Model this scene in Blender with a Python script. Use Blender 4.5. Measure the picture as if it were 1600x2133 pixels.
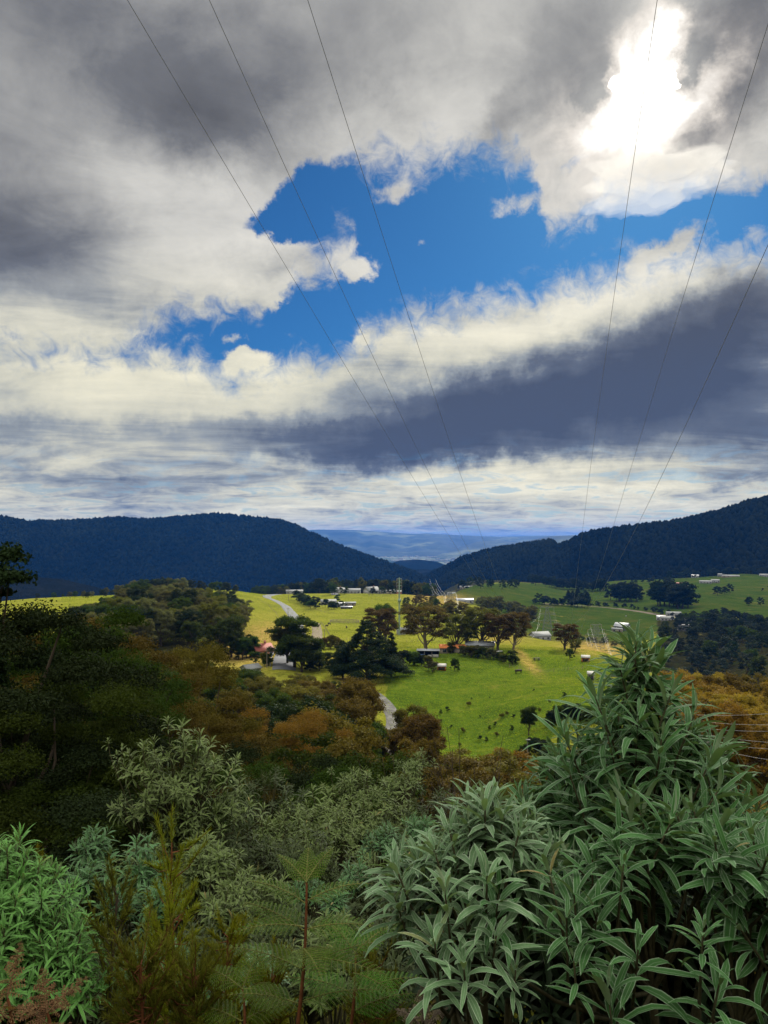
import bpy, math, random
import numpy as np
from mathutils import Vector
for _o in list(bpy.data.objects): bpy.data.objects.remove(_o)
R = math.radians
C = bpy.context.scene.collection
SC = bpy.context.scene
# ------------------------------------------------------------------ camera
F = 1603.0                      # focal length in pixels of the 1600 x 2133 photograph
HV = 1122.0                     # row of the horizon
PITCH = math.atan((HV-1066.5)/F)
cam_d = bpy.data.cameras.new('camera'); cam = bpy.data.objects.new('camera', cam_d); C.objects.link(cam)
cam_d.sensor_fit = 'VERTICAL'; cam_d.sensor_height = 24.0; cam_d.lens = 24.0*F/2133.0
cam_d.clip_start = 0.05; cam_d.clip_end = 200000
cam.location = (0, 0, 0); cam.rotation_euler = (R(90)+PITCH, 0, 0)
SC.camera = cam
SC.view_settings.view_transform = 'Standard'; SC.view_settings.look = 'None'
SC.view_settings.exposure = 0.6; SC.view_settings.gamma = 1.0
SC.cycles.use_denoising = True
SC.cycles.max_bounces = 5; SC.cycles.diffuse_bounces = 1; SC.cycles.transmission_bounces = 3
SC.cycles.volume_bounces = 0; SC.cycles.transparent_max_bounces = 8
SC.cycles.sample_clamp_indirect = 4.0
SC.cycles.volume_max_steps = 64

def pdir(u, v):
    "unit direction through a pixel of the 1600 x 2133 photograph"
    xs = (u-800.0)/F; zs = (1066.5-v)/F
    c, s = math.cos(PITCH), math.sin(PITCH)
    return Vector((xs, c-zs*s, s+zs*c)).normalized()
SUN_DIR = pdir(1345, 172)
SUN_EL = math.asin(SUN_DIR.z); SUN_AZ = math.atan2(SUN_DIR.x, SUN_DIR.y)
# ------------------------------------------------------------------ sun
sd = bpy.data.lights.new('sun', 'SUN'); sd.energy = 5.0; sd.angle = R(0.6); sd.color = (1.0, 0.93, 0.80)
sun = bpy.data.objects.new('sun', sd); C.objects.link(sun)
sun.rotation_euler = (-SUN_DIR).to_track_quat('-Z', 'Y').to_euler()
sun.location = (0, 0, 50)
# ------------------------------------------------------------------ world: clear Nishita sky and a procedural cloud deck over it
W = bpy.data.worlds.new('World'); SC.world = W; W.use_nodes = True
nt = W.node_tree; nt.nodes.clear()
W.cycles.sampling_method = 'MANUAL'; W.cycles.sample_map_resolution = 512

class G:
    "tiny expression builder for shader nodes"
    def __init__(s, nt): s.nt = nt
    def n(s, t, **k):
        o = s.nt.nodes.new(t)
        for a, b in k.items(): setattr(o, a, b)
        return o
    def put(s, sock, v):
        if isinstance(v, bpy.types.NodeSocket): s.nt.links.new(v, sock)
        elif v is not None: sock.default_value = v
    def m(s, op, a, b=None, c=None, clamp=False):
        o = s.n('ShaderNodeMath', operation=op, use_clamp=clamp)
        s.put(o.inputs[0], a); s.put(o.inputs[1], b); s.put(o.inputs[2], c)
        return o.outputs[0]
    def vm(s, op, a, b=None, sc=None):
        o = s.n('ShaderNodeVectorMath', operation=op)
        s.put(o.inputs[0], a); s.put(o.inputs[1], b)
        if sc is not None: s.put(o.inputs['Scale'], sc)
        return o.outputs['Value'] if op in ('LENGTH', 'DOT_PRODUCT', 'DISTANCE') else o.outputs[0]
    def xyz(s, x, y, z=0.0):
        o = s.n('ShaderNodeCombineXYZ'); s.put(o.inputs[0], x); s.put(o.inputs[1], y); s.put(o.inputs[2], z); return o.outputs[0]
    def sep(s, v):
        o = s.n('ShaderNodeSeparateXYZ'); s.put(o.inputs[0], v); return o.outputs
    def noise(s, v, scale, detail=4, rough=0.5, dist=0.0, color=False, typ='FBM', lac=2.0):
        o = s.n('ShaderNodeTexNoise', noise_dimensions='3D', noise_type=typ)
        s.put(o.inputs['Vector'], v); o.inputs['Scale'].default_value = scale; o.inputs['Detail'].default_value = detail
        o.inputs['Roughness'].default_value = rough; o.inputs['Distortion'].default_value = dist; o.inputs['Lacunarity'].default_value = lac
        return o.outputs['Color' if color else 0]
    def ss(s, x, a, b, lo=0.0, hi=1.0):
        o = s.n('ShaderNodeMapRange', interpolation_type='SMOOTHSTEP')
        s.put(o.inputs[0], x); o.inputs[1].default_value = a; o.inputs[2].default_value = b
        s.put(o.inputs[3], lo); s.put(o.inputs[4], hi); return o.outputs[0]
    def lin(s, x, a, b, lo=0.0, hi=1.0):
        o = s.n('ShaderNodeMapRange'); s.put(o.inputs[0], x); o.inputs[1].default_value = a; o.inputs[2].default_value = b
        s.put(o.inputs[3], lo); s.put(o.inputs[4], hi); return o.outputs[0]
    def mix(s, f, a, b, mode='MIX'):
        o = s.n('ShaderNodeMix', data_type='RGBA', blend_type=mode)
        s.put(o.inputs[0], f)
        for sk, v in ((o.inputs[6], a), (o.inputs[7], b)):
            if isinstance(v, (tuple, list)) and len(v) == 3: v = (*v, 1.0)
            s.put(sk, v)
        return o.outputs[2]
    def ramp(s, f, stops, interp='LINEAR'):
        o = s.n('ShaderNodeValToRGB'); o.color_ramp.interpolation = interp
        e = o.color_ramp.elements
        while len(e) > 1: e.remove(e[-1])
        e[0].position = stops[0][0]; e[0].color = (*stops[0][1], 1)
        for p, c in stops[1:]:
            k = e.new(p); k.color = (*c, 1)
        s.put(o.inputs[0], f); return o.outputs[0]
    def curve(s, f, pts):
        o = s.n('ShaderNodeFloatCurve'); cm = o.mapping; cu = cm.curves[0]
        while len(cu.points) > 2: cu.points.remove(cu.points[1])
        cu.points[0].location = pts[0]; cu.points[1].location = pts[-1]
        for p in pts[1:-1]: cu.points.new(*p)
        for p in cu.points: p.handle_type = 'AUTO'
        cm.update(); s.put(o.inputs['Value'], f); return o.outputs[0]

g = G(nt)
K = 16.03                                       # one unit of (A, E) is about 3.6 degrees
def AE(u, v):
    d = pdir(u, v); return math.atan2(d.x, d.y)*K, math.asin(d.z)*K
tc = g.n('ShaderNodeTexCoord'); D = g.vm('NORMALIZE', tc.outputs['Generated'])
dx, dy, dz = g.sep(D)
A = g.m('MULTIPLY', g.m('ARCTAN2', dx, dy), K)
E = g.m('MULTIPLY', g.m('ARCSINE', dz), K)
zc = g.m('ADD', g.m('MAXIMUM', dz, 0.0), 0.13)
PL = g.xyz(g.m('DIVIDE', dx, zc), g.m('DIVIDE', dy, zc), 0.3)     # where the ray meets a flat cloud deck
AEv = g.xyz(A, E, 0.0)
# fluffy edges: the field is read at a place shifted by noise
w1 = g.vm('SUBTRACT', g.noise(D, 5.5, 6, 0.58, color=True), (0.5, 0.5, 0.5))
w2 = g.vm('SUBTRACT', g.noise(D, 22.0, 9, 0.66, color=True), (0.5, 0.5, 0.5))
wv = g.vm('ADD', g.vm('SCALE', w1, sc=1.25), g.vm('SCALE', w2, sc=0.85))
Pw = g.vm('ADD', AEv, wv)
Aw, Ew, _ = g.sep(Pw)
def curve_of(pts):
    q = [((AE(u, v)[0]+9)/20.0, AE(u, v)[1]/14.0) for u, v in pts]
    o = g.curve(g.m('DIVIDE', g.m('ADD', Aw, 9.0), 20.0, clamp=True), q)
    return g.m('MULTIPLY', o, 14.0)
def blob(u, v, ru, rv, rot=0.0, P=Pw):
    "soft ellipse, 1 in the middle and 0 past its rim; radii in pixels, rot in degrees counter-clockwise"
    a, e = AE(u, v)
    d = g.vm('SUBTRACT', P, (a, e, 0))
    if rot:
        o = g.n('ShaderNodeVectorRotate', rotation_type='Z_AXIS'); g.put(o.inputs['Vector'], d); o.inputs['Angle'].default_value = R(-rot); d = o.outputs[0]
    r = g.vm('LENGTH', g.vm('MULTIPLY', d, (100.0/ru, 100.0/rv, 0)))
    return g.ss(r, 1.0, 0.0)
def total(lst):
    t = None
    for amp, b in lst:
        x = g.m('MULTIPLY', b, amp); t = x if t is None else g.m('ADD', t, x)
    return t
U = curve_of([(-700, 760), (100, 740), (250, 722), (340, 680), (470, 642), (560, 612), (590, 500), (630, 415), (700, 360), (775, 335), (850, 332), (950, 318), (1090, 318),
              (1120, 372), (1135, 430), (1180, 455), (1240, 425), (1300, 398), (1400, 392), (1600, 378), (2100, 330)])
L = curve_of([(-700, 730), (100, 738), (250, 735), (340, 738), (480, 792), (600, 768), (700, 742), (800, 692), (900, 672), (1050, 612), (1200, 588), (1350, 560), (1450, 545), (1600, 540), (2100, 520)])
gap = g.m('MINIMUM', g.m('SUBTRACT', U, Ew), g.m('SUBTRACT', Ew, L))
gap = g.m('MAXIMUM', gap, -6.0)
# U is the upper edge of the blue (higher elevation), L its lower edge
gap = g.m('MINIMUM', g.m('SUBTRACT', U, Ew), g.m('SUBTRACT', Ew, L))
more = total([(1.5, blob(610, 430, 200, 75, 27)), (1.3, blob(560, 460, 120, 50, 10)), (0.9, blob(1190, 318, 95, 40, 8)), (0.5, blob(700, 430, 120, 80, 40)), (0.7, blob(1560, 440, 200, 50, 10))])
puffs = total([(1.7, blob(600, 552, 250, 105, 4)), (1.0, blob(695, 425, 95, 70, 35)), (0.9, blob(818, 408, 70, 46, 30)), (0.95, blob(1065, 415, 95, 38, 10)), (1.0, blob(885, 512, 48, 22, -10)),
               (0.6, blob(960, 438, 40, 30, 30)), (0.8, blob(1395, 512, 120, 36, 32)), (0.6, blob(1480, 470, 90, 26, 22)), (0.6, blob(1570, 465, 80, 30, 30)), (1.3, blob(745, 560, 75, 34, 15)),
               (1.3, blob(510, 762, 75, 34, 12)), (0.8, blob(740, 715, 45, 22, 20)), (0.8, blob(490, 712, 45, 18)), (0.9, blob(720, 505, 70, 60, 60))])
lim = g.m('MINIMUM', g.m('MAXIMUM', gap, -1.2), 1.2)
field = g.m('ADD', g.m('SUBTRACT', g.m('ADD', lim, more), puffs), 0.14)
fine = g.m('SUBTRACT', g.noise(D, 38.0, 10, 0.66, 0.7), 0.5)
field = g.m('ADD', field, g.m('MULTIPLY', fine, 1.5))
blue = g.ss(field, -0.28, 0.62)
# brightness of the cloud deck
dark = total([
    (0.42, blob(150, 60, 620, 330, -15)), (0.34, blob(40, 480, 330, 210, -20)), (0.30, blob(640, 110, 480, 240, 10)), (0.28, blob(420, 240, 260, 130, -10)),
    (0.30, blob(1150, 150, 300, 180, 35)), (0.50, blob(1560, 60, 210, 190, 30)), (0.25, blob(1390, 330, 160, 70, 25)), (0.2, blob(1500, 250, 200, 90, 35)), (0.16, blob(1040, 250, 80, 50, 60)),
    (0.62, blob(1180, 800, 620, 175, 14)), (0.50, blob(1500, 720, 330, 170, 12)), (0.42, blob(1000, 880, 620, 130, 6)), (0.4, blob(1560, 880, 420, 130, 3)),
    (0.30, blob(620, 915, 480, 60, 2)), (0.30, blob(40, 905, 330, 60, 0)), (0.28, blob(750, 950, 640, 50, 2)), (0.26, blob(150, 985, 520, 40, -1)), (0.2, blob(760, 800, 130, 60, 20)),
    (0.22, blob(250, 1035, 420, 40, -2)), (0.18, blob(1500, 985, 360, 30, 1)), (0.22, blob(800, 1060, 200, 26, 2)), (0.14, blob(560, 545, 190, 40, 8))])
lit = total([(0.16, blob(430, 420, 300, 300, 0)), (0.22, blob(1000, 720, 420, 90, 16)), (0.2, blob(1350, 600, 420, 80, 14)), (0.14, blob(1330, 380, 320, 150)), (0.12, blob(950, 260, 400, 130, 5)),
             (0.14, blob(350, 800, 520, 110, 0)), (0.26, blob(1200, 1010, 700, 75, 0)), (0.2, blob(500, 1050, 700, 50, 0))])
bil = g.m('SUBTRACT', g.noise(D, 4.2, 7, 0.52, 0.35), 0.5)
bil2 = g.m('SUBTRACT', g.noise(D, 17.0, 8, 0.6, 0.5), 0.5)
stre = g.m('SUBTRACT', g.noise(g.vm('MULTIPLY', PL, (0.7, 1.3, 1.0)), 1.25, 9, 0.60, 0.9), 0.5)
nearh = g.ss(E, 4.2, 1.2)
stre2 = g.m('SUBTRACT', g.noise(g.vm('MULTIPLY', PL, (1.0, 1.0, 1.0)), 3.4, 8, 0.60, 0.8), 0.5)
bil3 = g.m('SUBTRACT', g.noise(g.vm('MULTIPLY', PL, (1.0, 1.0, 1.0)), 5.0, 11, 0.66, 0.7), 0.5)
bri = g.m('ADD', g.m('SUBTRACT', 0.70, dark), g.m('MULTIPLY', bil3, g.ss(E, 1.5, 4.5, 0.0, 0.34)))
bri = g.m('ADD', bri, g.m('MULTIPLY', g.m('SUBTRACT', g.noise(g.vm('MULTIPLY', PL, (0.8, 1.5, 1.0)), 1.7, 9, 0.58, 0.6), 0.5), g.m('MULTIPLY', g.ss(E, 2.0, 3.2), g.ss(E, 8.0, 5.5, 0.0, 0.75))))
bri = g.m('ADD', bri, lit)
bri = g.m('ADD', bri, g.m('MULTIPLY', bil, 0.42))
bri = g.m('ADD', bri, g.m('MULTIPLY', bil2, g.ss(g.m('ABSOLUTE', gap), 2.6, 0.0, 0.16, 0.34)))
bri = g.m('ADD', bri, g.m('MULTIPLY', stre, g.m('MULTIPLY', g.m('ADD', nearh, 0.12), 0.85)))
bri = g.m('ADD', bri, g.m('MULTIPLY', stre2, g.m('MULTIPLY', g.ss(E, 2.6, 0.6), 0.9)))
bri = g.m('SUBTRACT', bri, g.m('MULTIPLY', g.ss(dy, 0.3, -0.3), 0.06))       # unseen sky overhead and behind, darkened to dim the near bank
bri = g.m('MINIMUM', g.m('MAXIMUM', bri, 0.0), 1.0)
hi = g.ramp(bri, [(0.0, (0.085, 0.088, 0.10)), (0.28, (0.16, 0.165, 0.18)), (0.5, (0.33, 0.33, 0.325)), (0.72, (0.55, 0.54, 0.51)), (1.0, (0.78, 0.755, 0.70))])
lo = g.ramp(bri, [(0.0, (0.068, 0.086, 0.135)), (0.28, (0.118, 0.142, 0.195)), (0.5, (0.29, 0.32, 0.34)), (0.72, (0.60, 0.585, 0.48)), (1.0, (0.86, 0.81, 0.62))])
cloud_c = g.mix(g.ss(E, 6.5, 3.0), hi, lo)
# the bright hole in the cloud round the sun, and the cloud lit up about it
glow = total([(1.6, blob(1345, 165, 110, 150, -12)), (0.9, blob(1300, 245, 150, 70, 15)), (0.9, blob(1420, 232, 170, 60, 28)), (0.7, blob(1390, 85, 70, 60)), (0.40, blob(1330, 270, 420, 230, 10)), (-0.8, blob(1258, 168, 70, 60, 0)), (-0.8, blob(1445, 155, 80, 60, 0))])
glow = g.m('MULTIPLY', glow, g.m('ADD', 1.0, g.m('MULTIPLY', bil2, 3.0)))
gk = g.ss(glow, 0.35, 1.9)
cloud_c = g.mix(g.m('MULTIPLY', g.ss(glow, 0.0, 0.6), 0.6), cloud_c, (0.92, 0.84, 0.75))
cloud_c = g.mix(gk, cloud_c, (1.5, 1.45, 1.36))
back = g.m('MULTIPLY', g.ss(dy, 0.55, -0.1), g.ss(dz, 0.42, 0.75))      # unseen overhead sky, brightened to light the near leaf tops
cloud_c = g.mix(back, cloud_c, (2.3, 2.2, 1.95))
# low blue slits between the streaks
slit = g.m('MULTIPLY', g.ss(stre2, 0.02, 0.14), g.ss(E, 2.2, 0.9, 0.0, 0.45))
sky = g.n('ShaderNodeTexSky', sky_type='NISHITA'); sky.sun_disc = False
sky.sun_elevation = SUN_EL; sky.sun_rotation = SUN_AZ; sky.air_density = 1.0; sky.dust_density = 0.3; sky.ozone_density = 3.0
bgs = g.n('ShaderNodeBackground'); bgs.inputs['Strength'].default_value = 0.05
tinted = g.mix(1.0, sky.outputs[0], (0.145, 0.46, 0.79), 'MULTIPLY')
g.put(bgs.inputs['Color'], tinted)
bgc = g.n('ShaderNodeBackground'); g.put(bgc.inputs['Color'], cloud_c); bgc.inputs['Strength'].default_value = 0.74
mx = g.n('ShaderNodeMixShader'); g.put(mx.inputs[0], g.m('MAXIMUM', g.m('MULTIPLY', blue, g.ss(gk, 0.4, 0.0)), slit, clamp=True))
g.put(mx.inputs[1], bgc.outputs[0]); g.put(mx.inputs[2], bgs.outputs[0])
wo = g.n('ShaderNodeOutputWorld'); g.put(wo.inputs[0], mx.outputs[0])
# ------------------------------------------------------------------ object helpers
def tag(o, label=None, cat=None, group=None, kind=None):
    if label: o['label'] = label
    if cat: o['category'] = cat
    if group: o['group'] = group
    if kind: o['kind'] = kind
    return o
def empty(name, loc=(0, 0, 0), rz=0.0, **k):
    o = bpy.data.objects.new(name, None); C.objects.link(o); o.location = loc; o.rotation_euler = (0, 0, rz)
    o.empty_display_size = 0.2
    return tag(o, **k)
def mesh_np(name, V, Fs, tint=None, smooth=False):
    "V (n,3); Fs: list of index arrays (m,k); tint: one float per vertex"
    V = np.asarray(V, dtype=np.float32)
    me = bpy.data.meshes.new(name); me.vertices.add(len(V)); me.vertices.foreach_set('co', V.ravel())
    if isinstance(Fs, np.ndarray): Fs = [Fs]
    Fs = [np.asarray(f, dtype=np.int32) for f in Fs if len(f)]
    nl = sum(f.size for f in Fs); npoly = sum(len(f) for f in Fs)
    me.loops.add(nl); me.polygons.add(npoly)
    me.loops.foreach_set('vertex_index', np.concatenate([f.ravel() for f in Fs]))
    tot = np.concatenate([np.full(len(f), f.shape[1], dtype=np.int32) for f in Fs])
    st = np.concatenate([[0], np.cumsum(tot)[:-1]]).astype(np.int32)
    me.polygons.foreach_set('loop_start', st); me.polygons.foreach_set('loop_total', tot)
    if smooth: me.polygons.foreach_set('use_smooth', np.ones(npoly, dtype=bool))
    if tint is not None:
        for an, tv in (tint.items() if isinstance(tint, dict) else [('tint', tint)]):
            a = me.attributes.new(an, 'FLOAT', 'POINT'); a.data.foreach_set('value', np.asarray(tv, dtype=np.float32))
    me.update(calc_edges=True); return me
def obj(name, me, mat=None, parent=None, loc=None, **k):
    o = bpy.data.objects.new(name, me); C.objects.link(o)
    if mat is not None:
        mats = mat if isinstance(mat, (list, tuple)) else [mat]
        for x in mats: me.materials.append(x)
    if parent is not None: o.parent = parent
    if loc is not None: o.location = loc
    return tag(o, **k)
class MB:
    "collects simple shapes into one mesh"
    def __init__(s): s.V = []; s.F = {}; s.n = 0
    def add(s, V, F_):
        V = np.asarray(V, dtype=float).reshape(-1, 3); F_ = np.asarray(F_)
        s.V.append(V); s.F.setdefault(F_.shape[1], []).append(F_+s.n); s.n += len(V); return s
    def box(s, c, d, rz=0.0):
        x, y, z = [q/2 for q in d]
        V = np.array([(-x, -y, -z), (x, -y, -z), (x, y, -z), (-x, y, -z), (-x, -y, z), (x, -y, z), (x, y, z), (-x, y, z)], dtype=float)
        cs, sn = math.cos(rz), math.sin(rz)
        V[:, :2] = V[:, :2] @ np.array([[cs, sn], [-sn, cs]])
        return s.add(V+np.array(c), [(0, 3, 2, 1), (4, 5, 6, 7), (0, 1, 5, 4), (1, 2, 6, 5), (2, 3, 7, 6), (3, 0, 4, 7)])
    def tube(s, pts, r, k=6, cap=True):
        V, F_ = tube(pts, r, k); s.add(V, F_); return s
    def build(s, name, mat=None, parent=None, smooth=False, **k):
        me = mesh_np(name, np.concatenate(s.V), [np.concatenate(f) for f in s.F.values()], smooth=smooth)
        return obj(name, me, mat, parent, **k)
def tube(pts, r, k=6):
    P = np.asarray(pts, dtype=float); n = len(P)
    r = np.full(n, r, dtype=float) if np.isscalar(r) else np.asarray(r, dtype=float)
    T = np.gradient(P, axis=0); T /= np.linalg.norm(T, axis=1)[:, None]+1e-12
    ref = np.array([0, 0, 1.0]) if abs(T[:, 2]).mean() < 0.8 else np.array([1.0, 0, 0])
    B = np.cross(T, ref); B /= np.linalg.norm(B, axis=1)[:, None]+1e-12
    N_ = np.cross(B, T)
    a = np.arange(k)*2*math.pi/k
    V = P[:, None]+r[:, None, None]*(np.cos(a)[None, :, None]*B[:, None]+np.sin(a)[None, :, None]*N_[:, None])
    i = np.arange(n-1)[:, None]*k; j = np.arange(k)[None, :]; j2 = (j+1) % k
    F_ = np.stack([i+j, i+j2, i+k+j2, i+k+j], -1).reshape(-1, 4)
    return V.reshape(-1, 3), F_
def frame(d):
    d = np.asarray(d, dtype=float); d = d/(np.linalg.norm(d)+1e-12)
    r = np.array([0, 0, 1.0]) if abs(d[2]) < 0.9 else np.array([1.0, 0, 0])
    a = np.cross(r, d); a /= np.linalg.norm(a); return d, a, np.cross(d, a)
# ------------------------------------------------------------------ value noise for shapes
def vnoise(P, seed=0):
    P = np.asarray(P, dtype=float); I = np.floor(P).astype(np.int64); f = P-I; f = f*f*(3-2*f)
    def h(ix, iy, iz):
        x = (ix*374761393+iy*668265263+iz*2147483647+seed*1274126177) & 0xffffffff
        x = ((x ^ (x >> 13))*1274126177) & 0xffffffff
        return ((x ^ (x >> 16)) & 0xffff)/65535.0
    out = 0
    for a in (0, 1):
        for b in (0, 1):
            for c in (0, 1):
                w = (f[..., 0] if a else 1-f[..., 0])*(f[..., 1] if b else 1-f[..., 1])*(f[..., 2] if c else 1-f[..., 2])
                out = out+w*h(I[..., 0]+a, I[..., 1]+b, I[..., 2]+c)
    return out*2-1
def fbm(P, o=4, seed=0):
    t = 0; a = 1.0
    for k in range(o): t = t+a*vnoise(np.asarray(P)*2**k, seed+k*7); a *= 0.5
    return t
# ------------------------------------------------------------------ the lie of the land
def uz(u, v, d):
    "height of what is seen at pixel (u, v) at the horizontal distance d"
    q = pdir(u, v); return d*q.z/math.hypot(q.x, q.y)
def uaz(u):
    q = pdir(u, HV); return math.atan2(q.x, q.y)
_cp = []
def cz(u, d, z): _cp.append((uaz(u), d, z))
def cv(u, v, d): _cp.append((uaz(u), d, uz(u, v, d)))
for az in (-3.14, -2.2, -1.4, -0.9, 0.9, 1.4, 2.2, 3.14):           # sides and behind
    side = max(0.0, math.cos(az))
    for d, z in ((1.5, -2.05), (6, -3.4), (20, -7), (60, -15), (150, -30), (400, -70), (1000, -120), (3000, -200), (9000, -240), (26000, -260)):
        if abs(az) > 2: z = -2.0+0.62*min(d, 60)+0.05*max(0, min(d-90, 500)) if d > 2 else -2.05      # unseen bank behind the lookout, raised to block low skylight
        _cp.append((az, d, z))
for u in (-150, 250, 650, 1000, 1350, 1750):
    for d, z in ((1.5, -2.05), (3, -2.95), (6, -4.9), (10, -7.5)): cz(u, d, z)
for u in (-150, 150): 
    for d, z in ((20, -10.5), (40, -18), (80, -26), (150, -34), (240, -40), (340, -42)): cz(u, d, z)
for u in (420, 700):
    for d, z in ((20, -13), (40, -22), (75, -33), (120, -41), (170, -45)): cz(u, d, z)
for u in (950, 1150):
    for d, z in ((20, -13.5), (40, -24), (75, -35), (120, -43.5), (150, -48)): cz(u, d, z)
for u in (1450, 1650):
    for d, z in ((20, -12), (40, -20), (70, -27.5), (110, -33), (160, -38), (190, -42), (260, -62), (400, -88)): cz(u, d, z)
# knoll with the green slope
for u, v, d in ((850, 1550, 183), (950, 1560, 185), (1060, 1530, 192), (1150, 1480, 200), (900, 1470, 220), (1020, 1450, 228), (1150, 1420, 240), (850, 1410, 250), (1000, 1390, 272), (1120, 1385, 276),
                (880, 1368, 300), (1000, 1356, 312), (1100, 1352, 315), (1190, 1362, 305), (1230, 1380, 275), (1240, 1430, 235), (1290, 1372, 300), (1340, 1420, 250)): cv(u, v, d)
# plateau and its fields
for u, v, d in ((840, 1332, 400), (930, 1335, 390), (700, 1330, 395), (640, 1395, 265), (760, 1395, 275), (590, 1352, 310), (585, 1388, 262), (700, 1296, 510), (800, 1300, 500), (690, 1263, 640), (600, 1262, 640), (760, 1236, 830), (620, 1236, 820), (690, 1236, 830), (830, 1238, 820), (760, 1245, 730), (650, 1246, 730), (900, 1250, 720),
                (545, 1240, 740), (480, 1230, 700), (500, 1290, 470), (470, 1345, 330), (520, 1370, 290), (430, 1320, 330), (380, 1260, 480), (220, 1256, 520), (140, 1266, 470), (300, 1240, 600), (960, 1275, 560), (1010, 1310, 420)): cv(u, v, d)
# behind the plateau the ground falls away
for u in (-100, 150, 400, 650, 850):
    for d, z in ((1050, -95), (1500, -185), (2300, -190)): cz(u, d, z)
# right valley
for u, v, d in ((1240, 1352, 420), (1120, 1330, 470), (1300, 1322, 690), (1120, 1300, 690), (1200, 1262, 950), (1050, 1240, 1000), (980, 1221, 1180), (1100, 1226, 1220), (1200, 1240, 1220), (1300, 1232, 1250),
                (1450, 1250, 1000), (1500, 1218, 1300), (1590, 1262, 1000), (1400, 1280, 850), (1560, 1196, 1500), (1430, 1205, 1450), (1420, 1320, 640), (1540, 1330, 640), (1620, 1420, 430), (1300, 1208, 1500), (1700, 1300, 700)): cv(u, v, d)
for u in (950, 1100, 1400, 1700): cz(u, 2000, -120)
for u in (700, 870, 1000): cz(u, 3200, -215)
for u in (-300, 300, 700, 870, 1100, 1500, 1900):
    for d, z in ((5500, -232), (10000, -238), (18000, -246), (26500, -255)): cz(u, d, z)
_cp = np.array(_cp)
SA = 4.0
def _feat(az, d): return np.stack([az*SA, np.log(d)], -1)
def _phi(r2): return 0.5*r2*np.log(r2+1e-9)
_X = _feat(_cp[:, 0], _cp[:, 1]); _n = len(_X)
_Km = _phi(((_X[:, None]-_X[None])**2).sum(-1))+np.eye(_n)*2e-3
_Pm = np.concatenate([np.ones((_n, 1)), _X], 1)
_sol = np.linalg.solve(np.block([[_Km, _Pm], [_Pm.T, np.zeros((3, 3))]]), np.concatenate([_cp[:, 2]/_cp[:, 1], np.zeros(3)]))
def hgt(x, y):
    x = np.asarray(x, dtype=float); y = np.asarray(y, dtype=float); sh = x.shape; x = x.ravel(); y = y.ravel()
    d = np.hypot(x, y); dc = np.maximum(d, 1.5); az = np.arctan2(x, y); out = np.empty_like(d)
    for i in range(0, len(d), 40000):
        q = _feat(az[i:i+40000], dc[i:i+40000])
        k = _phi((q[:, None, 0]-_X[None, :, 0])**2+(q[:, None, 1]-_X[None, :, 1])**2)
        out[i:i+40000] = k @ _sol[:_n]+_sol[_n]+q @ _sol[_n+1:]
    z = out*dc
    z = z+fbm(np.stack([x/60, y/60, 0*x], -1), 3, 5)*np.clip((d-60)/200, 0, 1)*0.8+vnoise(np.stack([x/260, y/260, 0*x+3], -1), 9)*np.clip((d-900)/900, 0, 1)*9
    return z.reshape(sh)
_RD = np.exp(np.linspace(math.log(2.0), math.log(24000), 700))
def ground(u, v, dmin=2.0):
    "where the ray through a pixel first meets the ground"
    q = pdir(u, v); hh = math.hypot(q.x, q.y); x = q.x/hh*_RD; y = q.y/hh*_RD
    dz = q.z/hh*_RD-hgt(x, y)
    k = np.where((dz < 0) & (_RD > dmin))[0]
    if not len(k): return None
    k = max(k[0], 1); t = dz[k-1]/(dz[k-1]-dz[k]+1e-9); d = _RD[k-1]+(_RD[k]-_RD[k-1])*min(max(t, 0), 1)
    X = q.x/hh*d; Y = q.y/hh*d
    return Vector((X, Y, float(hgt(X, Y))))
def at(u, d):
    a = uaz(u); x, y = d*math.sin(a), d*math.cos(a); return Vector((x, y, float(hgt(x, y))))
def proj(x, y, z):
    "pixel of a place"
    c, s = math.cos(PITCH), math.sin(PITCH); yy = c*y+s*z; zz = -s*y+c*z
    yy = np.maximum(yy, 1e-3); return 800+F*x/yy, 1066.5-F*zz/yy
def in_poly(u, v, poly):
    r = np.zeros(np.shape(u), dtype=bool); n = len(poly)
    for i in range(n):
        (x1, y1), (x2, y2) = poly[i], poly[(i+1) % n]
        c = ((y1 > v) != (y2 > v)) & (u < (x2-x1)*(v-y1)/((y2-y1) or 1e-9)+x1); r ^= c
    return r
# ground sheet: polar grid, fine in view
azs = np.concatenate([np.linspace(-math.pi, -0.62, 40)[:-1], np.linspace(-0.62, 0.62, 560), np.linspace(0.62, math.pi, 40)[1:]])
rds = np.concatenate([[0.0, 0.8], np.exp(np.linspace(math.log(1.6), math.log(24500), 760))])
AZ, RD = np.meshgrid(azs, rds); GX = RD*np.sin(AZ); GY = RD*np.cos(AZ); GZ = hgt(GX, GY); GZ[0] = hgt(0, 0); GZ[1] = GZ[0]
nr, na = AZ.shape
_i = np.arange(nr-1)[:, None]*na; _j = np.arange(na-1)[None]
GF = np.stack([_i+_j, _i+_j+1, _i+na+_j+1, _i+na+_j], -1).reshape(-1, 4)
GU, GVv = proj(GX, GY, GZ)
nz = fbm(np.stack([GX/18, GY/18, 0*GX], -1), 3, 2)
nu = GU+nz*6; nv = GVv+nz*4
def gb(u, v, ru, rv, rot=0.0):
    c, s = math.cos(R(rot)), math.sin(R(rot)); a = (nu-u)*c-(nv-v)*s; b = (nu-u)*s+(nv-v)*c
    return np.exp(-((a/ru)**2+(b/rv)**2))
front = (GY > 0)
knoll = in_poly(nu, nv, [(800, 1420), (850, 1350), (1000, 1350), (1240, 1355), (1345, 1370), (1345, 1450), (1230, 1500), (1140, 1540), (1060, 1590), (900, 1600), (835, 1520), (808, 1470)]) & (RD > 170) & (RD < 420) & front
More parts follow.
